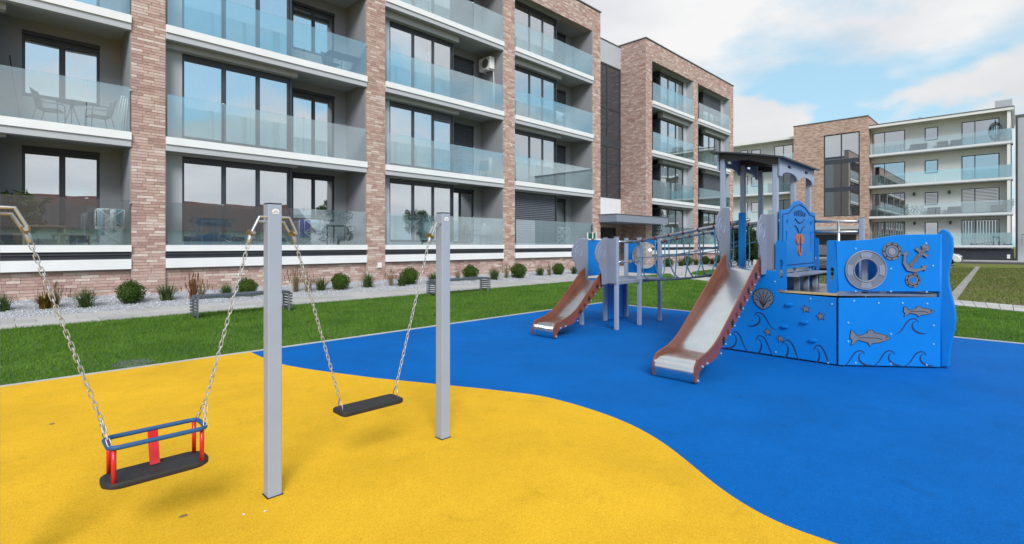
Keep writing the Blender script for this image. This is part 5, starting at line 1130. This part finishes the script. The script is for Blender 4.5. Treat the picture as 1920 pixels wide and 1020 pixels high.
def tuft_mesh(seed, n, h, spread, wd, m, heads=0):
    g = np.random.default_rng(seed); V = []; F = []
    for i in range(n):
        a = g.uniform(0,6.28); hh = h*g.uniform(0.55,1.05); sp = spread*g.uniform(0.1,1.0); b = g.normal(0,0.05,2)*spread*2; cx_, sx_ = math.cos(a), math.sin(a)
        pts = [(b[0]+cx_*sp*t**1.6, b[1]+sx_*sp*t**1.6, hh*(t-0.35*(sp/spread)*t**3)) for t in (0,0.35,0.7,1.0)]
        k = len(V); ws = [wd,wd,wd*0.7,wd*0.1]
        for (x,y,z), w_ in zip(pts, ws): V += [(x-sx_*w_,y+cx_*w_,z),(x+sx_*w_,y-cx_*w_,z)]
        for j in range(3): F.append((k+2*j,k+2*j+1,k+2*j+3,k+2*j+2))
        if heads and i % heads == 0:
            x,y,z = pts[-1]; k = len(V); q = 0.012; 
            for dz in (0,0.03,0.06,0.09):
                k = len(V); V += [(x-q,y,z+dz-0.05),(x+q,y,z+dz-0.05),(x+g.normal(0,0.01),y+q,z+dz),(x,y-q,z+dz)]; F += [(k,k+1,k+2),(k,k+3,k+1)]
    me = bpy.data.meshes.new('blades'); me.from_pydata(V,[],F); me.materials.append(Mt[m]); me.update(); return me
balls = [ball_mesh(s, 0.30) for s in (1,2,3)]
stem_me, _ = MB().tube([(0,0,-0.03),(0.01,0,0.12),(0,0.01,0.3)],[0.02,0.016,0.01],6).mesh('stem', Mt['bark'], recenter=False)
core_me, _ = MB().lathe((0,0,0.03),[(0.05,0),(0.17,0.06),(0.22,0.2),(0.19,0.36),(0.06,0.46)],10).mesh('inner_foliage', Mt['leafball'], smooth=True, recenter=False)
green_t = [tuft_mesh(s, 210, 0.52, 0.52, 0.006, 'leafgreen') for s in (11,12,13)]
dry_t = [tuft_mesh(s, 110, 0.74, 0.42, 0.0045, 'leafdry', 3) for s in (21,22)]
red_t = [tuft_mesh(31, 150, 0.66, 0.30, 0.006, 'leafred', 4)]
amber_t = [tuft_mesh(41, 260, 0.42, 0.36, 0.010, 'leafamber')]
ORD = ['first','second','third','fourth','fifth','sixth','seventh','eighth','ninth','tenth','eleventh','twelfth','thirteenth','fourteenth']
cnt = {}
def plant(u, kind, size, y=15.2, row='near'):
    x = x_at_y(u, y); z = bedz(y)-0.005; key = (kind, row); i = cnt.get(key, 0); cnt[key] = i+1
    where = 'in gravel before the near wing' if row == 'near' else 'in gravel before the far wing'
    if kind == 'ball':
        root = empty('clipped_shrub', (x,y,z)); root.scale = (size/0.6,)*3; root.rotation_euler.z = random.uniform(0,6)
        for nm, me in (('crown', balls[i % 3]), ('inner_foliage', core_me), ('stem', stem_me)):
            o = bpy.data.objects.new(nm, me); col.objects.link(o); o.parent = root
        tag(root, f'round clipped green shrub {where}, {ORD[i]} from the left', 'shrub', 'clipped round shrubs in the gravel bed'); return
    me, name, txt = {'green': (green_t[i % 3],'ornamental_grass','green tuft of ornamental grass'), 'dry': (dry_t[i % 2],'ornamental_grass','dry straw coloured grass clump'), 'red': (red_t[0],'ornamental_grass','reddish tall grass clump'), 'amber': (amber_t[0],'low_shrub','amber brown low shrub')}[kind]
    o = bpy.data.objects.new(name, me); col.objects.link(o); o.location = (x,y,z); o.scale = (size,)*3; o.rotation_euler.z = random.uniform(0,6)
    tag(o, f'{txt} {where}, {ORD[i]} from the left', 'plant', 'grasses in the gravel bed')
for u, kind, s in ((4,'green',0.9),(85,'amber',1.0),(105,'dry',0.75),(160,'green',1.0),(245,'ball',0.60),(312,'green',1.0),(362,'red',1.0),(378,'dry',0.7),(424,'green',0.9),(463,'ball',0.55),(555,'dry',1.0),(578,'dry',0.8),(603,'green',1.0),(638,'ball',0.58),(690,'green',1.1),(733,'dry',0.75),(754,'green',0.9),(768,'ball',0.66),(812,'green',1.0),(858,'dry',0.8),(882,'ball',0.66),(927,'green',1.1),(950,'dry',0.8),(972,'ball',0.70),(1013,'green',1.0),(1030,'dry',0.8),(1047,'ball',0.6),(1077,'green',1.0)):
    plant(u, kind, s, 15.2+random.uniform(-0.15,0.15))
for u, kind, s in ((1253,'ball',0.62),(1277,'green',1.1),(1289,'ball',0.68),(1305,'green',1.1),(1322,'ball',0.66),(1335,'green',1.1),(1349,'ball',0.7)):
    plant(u, kind, s, 15.4, 'far')
# hedge shrubs by the end of the far wing, big leafy masses
def big_shrub(x, y, rx, h, label, seed, name='hedge_shrub', m='leafdark', cat='shrub', trunk_h=0.4, nleaf=9000, z0=0.0):
    g = np.random.default_rng(seed); root = empty(name, (x,y,z0)); tag(root, label, cat)
    nb_ = 26; bc_ = np.stack([g.normal(0,rx*0.42,nb_), g.normal(0,rx*0.42,nb_), trunk_h+(h-trunk_h)*g.uniform(0.08,0.88,nb_)],-1); br_ = g.uniform(0.16,0.34,nb_)*min(rx,h)*1.3
    i = g.integers(0,nb_,nleaf); d = g.normal(size=(nleaf,3)); d /= np.linalg.norm(d,axis=1)[:,None]
    c = bc_[i]+d*(br_[i]*g.uniform(0.55,1.05,nleaf))[:,None]; c[:,2] = np.clip(c[:,2], 0.02, h)
    a = g.normal(size=(nleaf,3)); a /= np.linalg.norm(a,axis=1)[:,None]; b = np.cross(a,g.normal(size=(nleaf,3))); b /= np.linalg.norm(b,axis=1)[:,None]+1e-6
    s = g.uniform(0.04,0.09,nleaf)[:,None]*(h/2.6)**0.5
    V = np.stack([c-a*s,c+b*s*0.5,c+a*s,c-b*s*0.5],1).reshape(-1,3)
    o = tri_mesh('crown', V, np.arange(4*nleaf).reshape(-1,4), Mt[m]); o.parent = root
    t = MB(); t.tube([(0,0,-0.05),(0.03,0.02,trunk_h+0.3*h),(0.0,0.05,h*0.7)],[0.05*h/2.5,0.04*h/2.5,0.015],7)
    for k in range(5): a_ = k*1.26; t.tube([(0.02,0.01,trunk_h+0.1*h*k*0.6),(rx*0.5*math.cos(a_),rx*0.5*math.sin(a_),trunk_h+0.25*h+0.1*h*k*0.6)],[0.025*h/2.5,0.008],5)
    me, _ = t.mesh('trunk', Mt['bark'], recenter=False); q = bpy.data.objects.new('trunk', me); col.objects.link(q); q.parent = root
    return root
big_shrub(x_at_y(1384,13.0), 13.0, 1.3, 2.9, 'dense dark green shrub beyond the big slide, left of two', 51)
big_shrub(x_at_y(1410,12.2), 12.2, 1.3, 2.5, 'broad green shrub beyond the big slide, right of two', 52)
big_shrub(46.0, 8.9, 1.2, 1.1, 'low dark green shrub behind the ship cabin', 53)

# ================================================================== parked cars
def car(loc, rz_, paint, label, first=[None]):
    root = empty('parked_car', loc); tag(root, label, 'car')
    prof = [(-2.1,0.35),(-2.12,0.62),(-2.02,0.98),(-1.6,1.02),(0.55,0.98),(0.75,0.96),(1.6,0.88),(1.98,0.76),(2.12,0.58),(2.14,0.34),(1.95,0.24)]
    def arch(cx): return [(cx+0.37*math.cos(R(a)), 0.32+0.37*math.sin(R(a))) for a in range(0,181,20)]
    prof += arch(1.32)+arch(-1.28)+[(-1.95,0.24)]
    b = MB(); b.prism([(x,-0.88,z) for x, z in prof],(0,1.76,0)); body = b.build('body', Mt[paint], None, bevel=0.06); body.parent = root; body.location = body.location
    for m_ in body.modifiers: m_.segments = 3
    body.data.polygons.foreach_set('use_smooth', [True]*len(body.data.polygons)); body.data.set_sharp_from_angle(angle=R(50))
    cab = [(-2.0,0.99),(-1.72,1.36),(-1.35,1.47),(-0.2,1.50),(0.25,1.44),(1.05,0.965)]
    V = []; n = len(cab)
    for s in (-1,1):
        for x, z in cab: V.append((x, s*(0.84-(z-0.97)*0.34), z))
    F = [tuple(range(n)), tuple(range(2*n-1,n-1,-1))]+[(i,i+n,(i+1)%n+n,(i+1)%n) for i in range(n)]
    c = MB(); c.add(V,F); cabin_ = c.build('cabin', Mt[paint], None, bevel=0.03); cabin_.parent = root
    def gq(name, pts, m='carglass'):
        q = MB(); q.add(pts,[tuple(range(len(pts)))]); o = q.build(name, Mt[m], None); o.parent = root; md = o.modifiers.new('s','SOLIDIFY'); md.thickness = 0.012; md.offset = 0; return o
    for s in (-1,1):
        W = lambda z: s*(0.852-(z-0.97)*0.34)
        gq('side_window', [(-1.62,W(1.03),1.03),(-1.5,W(1.32),1.32),(-1.2,W(1.40),1.40),(-0.42,W(1.42),1.42),(-0.42,W(1.03),1.03)])
        gq('side_window', [(-0.34,W(1.03),1.03),(-0.34,W(1.42),1.42),(0.18,W(1.37),1.37),(0.78,W(1.03),1.03)])
        for cx in (1.32,-1.28):
            t = MB(); t.tube([(cx,s*0.70,0.32),(cx,s*0.72,0.32),(cx,s*0.87,0.32),(cx,s*0.89,0.32)],[0.27,0.32,0.32,0.28],20); wh = t.build('wheel', Mt['tyre'], None); wh.parent = root
            r_ = MB(); r_.tube([(cx,s*0.885,0.32),(cx,s*0.897,0.32)],0.20,16)
            ro = r_.build('rim', Mt['rim'], None); ro.parent = root
        hl = MB(); hl.prism([(1.98,s*0.55,0.66),(2.10,s*0.55,0.62),(2.02,s*0.84,0.66),(1.80,s*0.886,0.74),(1.84,s*0.8,0.80)],(0,0,0.07)); o = hl.build('headlight', Mt['lamp'], None, bevel=0.01); o.parent = root
        mr = MB().box(0.55,0.72,s*0.99-0.09,s*0.99+0.09,0.98,1.10).build('mirror', Mt[paint], None, bevel=0.03); mr.parent = root
    ws = [(0.31,1.43),(1.0,0.995)]; gq('windscreen', [(ws[0][0],-0.62,ws[0][1]+0.005),(ws[0][0],0.62,ws[0][1]+0.005),(ws[1][0],0.76,ws[1][1]+0.01),(ws[1][0],-0.76,ws[1][1]+0.01)])
    gq('rear_window', [(-1.76,-0.6,1.33),(-1.76,0.6,1.33),(-2.0,0.72,1.02),(-2.0,-0.72,1.02)])
    gr = MB().box(2.10,2.155,-0.5,0.5,0.38,0.56).build('grille', Mt['anth'], None, bevel=0.02); gr.parent = root
    root.rotation_euler.z = rz_; return root
car((48.6,5.0,-0.05), R(-90), 'paint_white', 'white car parked before the far building, nose showing right of the prow')
car((30.2,7.3,-0.038), R(200), 'paint_black', 'black car parked behind the ship, seen through the gap beside the cabin')

# ================================================================== things on the balconies
def P_(m, name, root, mt, **k): return m.build(name, Mt[mt], root, **k)
def drying_rack(x, y, z, label, cloths, w_=0.55, h=0.95, folded=False):
    r_ = empty('drying_rack', (x,y,z)); tag(r_, label, 'drying rack')
    f = MB()
    if folded:
        for dx in (0,0.05,0.1): f.tube([(x+dx,y,z+0.02),(x+dx+0.16,y+0.06,z+1.0)],0.012,6); f.tube([(x+dx+0.12,y,z+0.02),(x+dx+0.2,y+0.06,z+1.0)],0.012,6)
        f.tube([(x+0.14,y,z+1.0),(x+0.30,y+0.06,z+1.0)],0.012,6)
        f.build('frame', Mt['white'], r_, smooth=True); return r_
    for yy in (y-0.02, y+0.42):
        for k in range(2):
            z0_, z1_ = z+h*k/2, z+h*(k+1)/2; f.tube([(x-w_/2,yy,z0_),(x+w_/2,yy,z1_)],0.011,6); f.tube([(x+w_/2,yy,z0_),(x-w_/2,yy,z1_)],0.011,6)
        f.tube([(x-w_/2,yy,z+h),(x+w_/2,yy,z+h)],0.011,6); f.tube([(x-w_/2,yy,z+h*0.5),(x+w_/2,yy,z+h*0.5)],0.009,6)
        for s in (-1,1): f.tube([(x+s*w_/2,yy,z+h*0.45),(x+s*w_/2,yy,z+h)],0.009,6)
    for k in range(5): f.tube([(x-w_/2+w_*k/4,y-0.02,z+h),(x-w_/2+w_*k/4,y+0.42,z+h)],0.006,5)
    f.build('frame', Mt['white'], r_, smooth=True)
    for i, (dx, wd, hh, mt) in enumerate(cloths):
        V = []; F = []; nn = 8
        for j in range(nn+1):
            t = j/nn
            for k in range(5): V.append((x+dx+wd*t, y+0.05+0.07*i+0.02*math.sin(6*t+i+k*0.5), z+h+0.012-hh*k/4))
        for j in range(nn):
            for k in range(4): F.append((5*j+k,5*j+k+1,5*j+k+6,5*j+k+5))
        m = MB(); m.add(V,F); q = m.build('cloth', Mt[mt], r_, smooth=True); s = q.modifiers.new('s','SOLIDIFY'); s.thickness = 0.012
    return r_
def garden_chair(x, y, z, rz_, label, mt='anth'):
    r_ = empty('garden_chair', (0,0,0)); tag(r_, label, 'chair')
    s = MB().box(-0.22,0.22,-0.22,0.22,0.41,0.435).build('seat', Mt[mt], r_, bevel=0.01)
    b = MB(); b.prism([(-0.22,0.20,0.46),(0.22,0.20,0.46),(0.20,0.30,0.88),(-0.20,0.30,0.88)],(0,0.02,0.004)); b.build('backrest', Mt[mt], r_)
    for s in (-1,1):
        m = MB(); m.tube([(s*0.25,-0.22,0.0),(s*0.25,-0.20,0.60),(s*0.25,-0.14,0.65),(s*0.25,0.18,0.66),(s*0.24,0.26,0.70)],0.012,6); m.build('armrest', Mt[mt], r_, smooth=True)
        m = MB(); m.tube([(s*0.24,0.30,0.0),(s*0.23,0.20,0.42),(s*0.22,0.32,0.90)],0.012,6); m.build('leg', Mt[mt], r_, smooth=True)
    r_.location = (x,y,z); r_.rotation_euler.z = rz_; return r_
def garden_table(x, y, z, rad, label, mt='anth', rect=None, h=0.72):
    r_ = empty('garden_table', (x,y,z)); tag(r_, label, 'table'); 
    if rect:
        a, b = rect; MB().box(x-a/2,x+a/2,y-b/2,y+b/2,z+h-0.03,z+h).build('table_top', Mt[mt], r_, bevel=0.006)
        for sx in (-1,1):
            for sy in (-1,1): MB().box(x+sx*(a/2-0.05)-0.02,x+sx*(a/2-0.05)+0.02,y+sy*(b/2-0.05)-0.02,y+sy*(b/2-0.05)+0.02,z,z+h-0.031).build('leg', Mt[mt], r_)
    else:
        MB().lathe((x,y,z+h-0.025),[(rad,0),(rad,0.025)],20).build('table_top', Mt[mt], r_)
        for k in range(3): a = k*2.09+0.4; MB().tube([(x,y,z+h-0.03),(x+0.1*math.cos(a),y+0.1*math.sin(a),z+h*0.5),(x+rad*0.8*math.cos(a),y+rad*0.8*math.sin(a),z)],0.013,6).build('leg', Mt[mt], r_, smooth=True)
    return r_
def pot_plant(x, y, z, h, label, seed=3):
    r_ = empty('potted_plant', (x,y,z)); tag(r_, label, 'plant')
    MB().lathe((x,y,z),[(0.12,0),(0.17,0.28),(0.18,0.30),(0.15,0.30),(0.14,0.26)],14).build('pot', Mt['terracotta'], r_, smooth=True)
    g = np.random.default_rng(seed); V = []; F = []
    for i in range(420):
        c = np.array([g.normal(0,0.2),g.normal(0,0.16),0.3+h*g.uniform(0.05,1)]); a = g.normal(size=3)*0.06; b = g.normal(size=3)*0.022; k = len(V); V += [c-a,c+b,c+a,c-b]; F.append((k,k+1,k+2,k+3))
    m = MB(); m.add([tuple(p+np.array([x,y,z])) for p in V],F); m.build('leaves', Mt['leafgreen'], r_)
    MB().tube([(x,y,z+0.25),(x,y,z+0.3+h*0.8)],0.012,5).build('stem', Mt['bark'], r_)
BYF = 16.95
def bx(u, y=BYF): return x_at_y(u, y)
Z0, Z1, Z2, Z3 = [v-0.015 for v in LV]
pot_plant(bx(38,17.3), 17.3, Z0, 1.0, 'bushy green plant in a pot on the leftmost ground floor balcony')
garden_table(bx(82,17.2), 17.2, Z0, 0, 'pale wooden table on the leftmost ground floor balcony', 'wood', (0.85,0.55), 0.5)
garden_table(bx(140,17.0), 17.0, Z0, 0, 'low wicker coloured chest table on the leftmost ground floor balcony', 'wood', (0.7,0.4), 0.3)
drying_rack(bx(208,16.75), 16.75, Z0, 'white lattice drying rack with towels on the leftmost ground floor balcony', ((-0.26,0.14,0.7,'cloth_pale'),(0.0,0.12,0.62,'cloth_white'),(0.14,0.12,0.45,'cloth_teal')))
garden_chair(bx(95,17.0), 17.0, Z1, R(70), 'wire garden chair left of the table on the leftmost first floor balcony')
garden_chair(bx(185,17.0), 17.0, Z1, R(-80), 'wire garden chair right of the table on the leftmost first floor balcony')
garden_table(bx(135,17.05), 17.05, Z1, 0.30, 'round wire table on the leftmost first floor balcony')
drying_rack(bx(214,16.7), 16.7, Z1, 'folded white drying rack leaning by the pillar on first floor', (), folded=True)
br = empty('broom', (bx(30,17.2),17.2,Z1)); tag(br, 'long broom leaning in the corner of the leftmost first floor balcony', 'broom')
MB().tube([(bx(38,17.2),17.2,Z1+0.06),(bx(18,17.6),17.6,Z1+1.75)],0.014,6).build('handle', Mt['wicker'], br); MB().box(bx(38,17.2)-0.15,bx(38,17.2)+0.15,17.17,17.23,Z1,Z1+0.07).build('brush', Mt['wicker'], br)
drying_rack(bx(588,16.8), 16.8, Z0, 'drying rack draped with blue clothes on second ground floor balcony', ((-0.42,0.34,0.62,'cloth_blue'),(-0.08,0.34,0.35,'cloth_pale'),(0.1,0.2,0.5,'cloth_blue')), 0.62, 0.85)
garden_table(bx(640,17.1), 17.1, Z0, 0, 'dark table beside the blue laundry on second ground floor balcony', 'wicker', (0.9,0.6), 0.7)
garden_chair(bx(664,16.95), 16.95, Z0, R(-70), 'dark garden chair by the pillar beside the blue laundry')
garden_table(bx(645,17.0), 17.0, Z2, 0, 'dark table on the second floor balcony above the blue laundry', 'anth', (1.3,0.6), 0.74)
garden_chair(bx(622,17.2), 17.2, Z2, R(10), 'dark chair beside the table on the second floor balcony')
garden_chair(bx(888,16.95), 16.95, Z0, R(30), 'round backed wire chair, left of two, on third ground floor balcony')
garden_chair(bx(912,16.95), 16.95, Z0, R(-40), 'round backed wire chair, right of two, on third ground floor balcony')
drying_rack(bx(917,16.8), 17.3, Z0, 'folded white rack behind the two wire chairs', (), folded=True)
garden_table(bx(870,17.1), 17.1, Z1, 0.4, 'round table on the third bay first floor balcony')
garden_chair(bx(905,17.0), 17.0, Z1, R(-60), 'garden chair on the third bay first floor balcony')
drying_rack(bx(915,16.75), 16.75, Z1, 'folded white rack on the third bay first floor balcony', (), folded=True)
garden_table(bx(862,17.1), 17.1, Z2, 0.4, 'round table under the air conditioner on second floor')
drying_rack(bx(1060,16.8), 16.8, Z0, 'bare white drying rack on the fourth ground floor balcony', (), 0.7, 0.9)
drying_rack(bx(1052,16.8), 16.8, Z2, 'drying rack with white laundry on the fourth bay second floor balcony', ((-0.3,0.25,0.5,'cloth_white'),(0.0,0.3,0.5,'cloth_white')), 0.7, 0.9)
garden_chair(bx(1040,16.95), 16.95, Z1, R(20), 'dark chair on the fourth bay first floor balcony')
# air conditioner on the flank of the third bay
acx = BX0+PITCH+BW-0.03; ac_ = empty('air_conditioner', (acx-0.2,17.15,Z2+2.0)); tag(ac_, 'white outdoor air conditioner unit bracketed to the third bay side wall', 'air conditioner')
MB().box(acx-0.36,acx-0.06,16.85,17.6,Z2+2.0,Z2+2.55).build('casing', Mt['plaster_cream'], ac_, bevel=0.02)
MB().tube([(acx-0.375,17.15,Z2+2.28),(acx-0.361,17.15,Z2+2.28)],0.21,20).build('fan_grille', Mt['cap'], ac_)
for y in (16.95,17.45): MB().box(acx-0.40,acx+0.006,y,y+0.04,Z2+1.955,Z2+1.998).build('bracket', Mt['white'], ac_)
MB().tube([(acx-0.05,16.95,Z2+1.99),(acx-0.03,16.93,Z2+1.4),(acx-0.03,16.93,Z2+0.0)],0.02,6).build('pipe', Mt['white'], ac_)
# far building balconies
def far_chair(u, k, w_, label, h=0.75):
    y = y_at_x(u, 62.7); z = FL[k]; r_ = empty('armchair', (62.7,y,z)); tag(r_, label, 'chair')
    MB().box(62.45,62.95,y-w_/2,y+w_/2,z+0.02,z+0.4).build('seat', Mt['wicker'], r_, bevel=0.03); MB().box(62.84,62.98,y-w_/2,y+w_/2,z+0.401,z+h).build('backrest', Mt['wicker'], r_, bevel=0.03)
    for s in (-1,1): MB().box(62.45,62.838,y+s*(w_/2-0.06)-0.05,y+s*(w_/2-0.06)+0.05,z+0.401,z+0.58).build('armrest', Mt['wicker'], r_, bevel=0.02)
for u, k, w_, t in ((1722,3,1.3,'grey sofa on the top far balcony'),(1767,3,0.8,'grey armchair right of the sofa on the top far balcony'),(1793,3,0.8,'grey armchair next to the right window on the top far balcony'),
                    (1751,1,0.95,'black wicker armchair left of the low table, far first floor balcony'),(1789,1,0.95,'black wicker armchair right of the low table, far first floor balcony'),(1640,1,0.9,'dark armchair at the left end of the far first floor balcony'),(1873,1,1.1,'dark armchair beside the plant at the right end, far first floor balcony')): far_chair(u, k, w_, t)
garden_table(62.7, y_at_x(1770,62.7), FL[1], 0, 'low dark table between two wicker armchairs on the far balcony', 'wicker', (0.5,0.8), 0.4)
pot_plant(62.7, y_at_x(1890,62.7), FL[1], 0.9, 'leafy potted plant at the right end of the far first floor balcony', 8)
def bicycle(u, label, dx):
    y = y_at_x(u, 62.6); z = FL[1]; r_ = empty('bicycle', (62.6+dx,y,z)); tag(r_, label, 'bicycle'); X = 62.6+dx
    for s in (-0.5,0.5): MB().tube([(X,y+s+0.32*math.cos(a),z+0.33+0.32*math.sin(a)) for a in [k*math.pi/10 for k in range(20)]],0.02,5,closed=True).build('wheel', Mt['tyre'], r_)
    f = MB()
    for a, b in (((-0.5,0.33),(-0.15,0.80)),((-0.15,0.80),(0.32,0.82)),((0.32,0.82),(-0.02,0.33)),((-0.02,0.33),(-0.15,0.80)),((-0.02,0.33),(-0.5,0.33)),((0.5,0.33),(0.30,1.0))): f.tube([(X,y+a[0],z+a[1]),(X,y+b[0],z+b[1])],0.02,5)
    f.build('frame', Mt['anth'], r_); MB().box(X-0.06,X+0.06,y-0.28,y-0.05,z+0.88,z+0.93).build('saddle', Mt['wicker'], r_); MB().tube([(X-0.25,y+0.27,z+1.04),(X+0.25,y+0.27,z+1.04)],0.015,5).build('handlebar', Mt['anth'], r_)
bicycle(1707, 'bicycle on the far first floor balcony, left of two', 0.1); bicycle(1726, 'bicycle on the far first floor balcony, right of two', -0.1)
hy = y_at_x(1866,62.7); hc = empty('hanging_chair', (62.7,hy,FL[3])); tag(hc, 'dark woven hanging egg chair on the top far balcony', 'chair')
m = MB()
for k in range(9):
    a = k*math.pi/9; m.tube([(62.7+0.42*math.cos(a)*math.sin(t),hy+0.45*math.sin(a)*math.sin(t),FL[3]+1.15+0.75*math.cos(t)) for t in [i*2*math.pi/20 for i in range(20)]],0.014,4,closed=True)
m.build('basket', Mt['wicker'], hc); MB().tube([(63.0,hy,FL[3]),(63.1,hy,FL[3]+1.6),(62.9,hy,FL[3]+2.15),(62.7,hy,FL[3]+1.9)],0.03,6).build('stand', Mt['anth'], hc)

# ================================================================== small things on the ground
dc = ground(250,681); d_ = empty('drain_cover', (dc.x,dc.y,0)); tag(d_, 'round grey drain cover sunk in the lawn near the yellow surface', 'drain cover')
MB().lathe((dc.x,dc.y,-0.03),[(0.20,0),(0.20,0.034),(0.18,0.037)],24).build('lid', Mt['slatgrey'], d_)
rim_ = MB(); rim_.tube([(dc.x+0.212*math.cos(a),dc.y+0.212*math.sin(a),0.0) for a in [k*math.pi/12 for k in range(24)]],0.010,5,closed=True); rim_.build('rim', Mt['slat'], d_)
for i, (u, v, lab, mt, s) in enumerate(((97,795,'small dark fallen leaf on the yellow surface at far left','leafdry',0.022),(343,968,'small brown fallen leaf on the yellow surface below toddler swing','leafdry',0.022),(457,965,'tiny pale leaf fragment on yellow near the swing post','cloth_white',0.008),(497,959,'tiny pale leaf fragment at the foot of the swing post','cloth_white',0.008))):
    p = ground(u, v, 0.018); m = MB(); a = random.uniform(0,6)
    pts = [(p.x+s*r_*math.cos(a+t), p.y+s*0.6*r_*math.sin(a+t), 0.018+0.006*math.sin(t*2)**2) for t, r_ in ((0,1.2),(0.7,0.8),(1.5,0.9),(2.4,0.7),(3.14,1.1),(4,0.8),(4.8,0.9),(5.5,0.7))]
    m.add(pts,[tuple(range(8))]); o = m.build('fallen_leaf', Mt[mt]); md = o.modifiers.new('s','SOLIDIFY'); md.thickness = 0.002; tag(o, lab, 'leaf')

# ================================================================== behind the viewer (mirrored in the panes)
hs = empty('brick_house', (14,-34,0)); tag(hs, 'long low house with a red roof, mirrored in the ground floor windows', 'house')
MB().box(-16,27,-40,-29,-0.05,3.0).build('wall', Mt['plaster_cream'], hs)
rf_ = MB(); rf_.prism([(-16.4,-28.4,2.9),(-16.4,-34.5,6.6),(-16.4,-40.6,2.9)],(43.8,0,0)); rf_.build('roof', Mt['redroof'], hs)
for x in (-12,-8,-4,0,4.5,9,13.5,18,22.5): MB().box(x,x+1.4,-28.99,-28.95,0.9,2.3).build('window', Mt['farpane'], hs)
for i, (x, y, rx, h, lab) in enumerate(((-19.5,-26,2.4,7.5,'leafy tree left of the red roofed house behind the viewer'),(31,-30,2.6,8.0,'leafy tree right of the red roofed house behind the viewer'),(42,-27,2.4,6.5,'smaller leafy tree beyond the red roofed house behind the viewer'))):
    big_shrub(x, y, rx, h, lab, 70+i, 'leafy_tree', 'leafdark', 'tree', 2.0, 6000, -0.05)
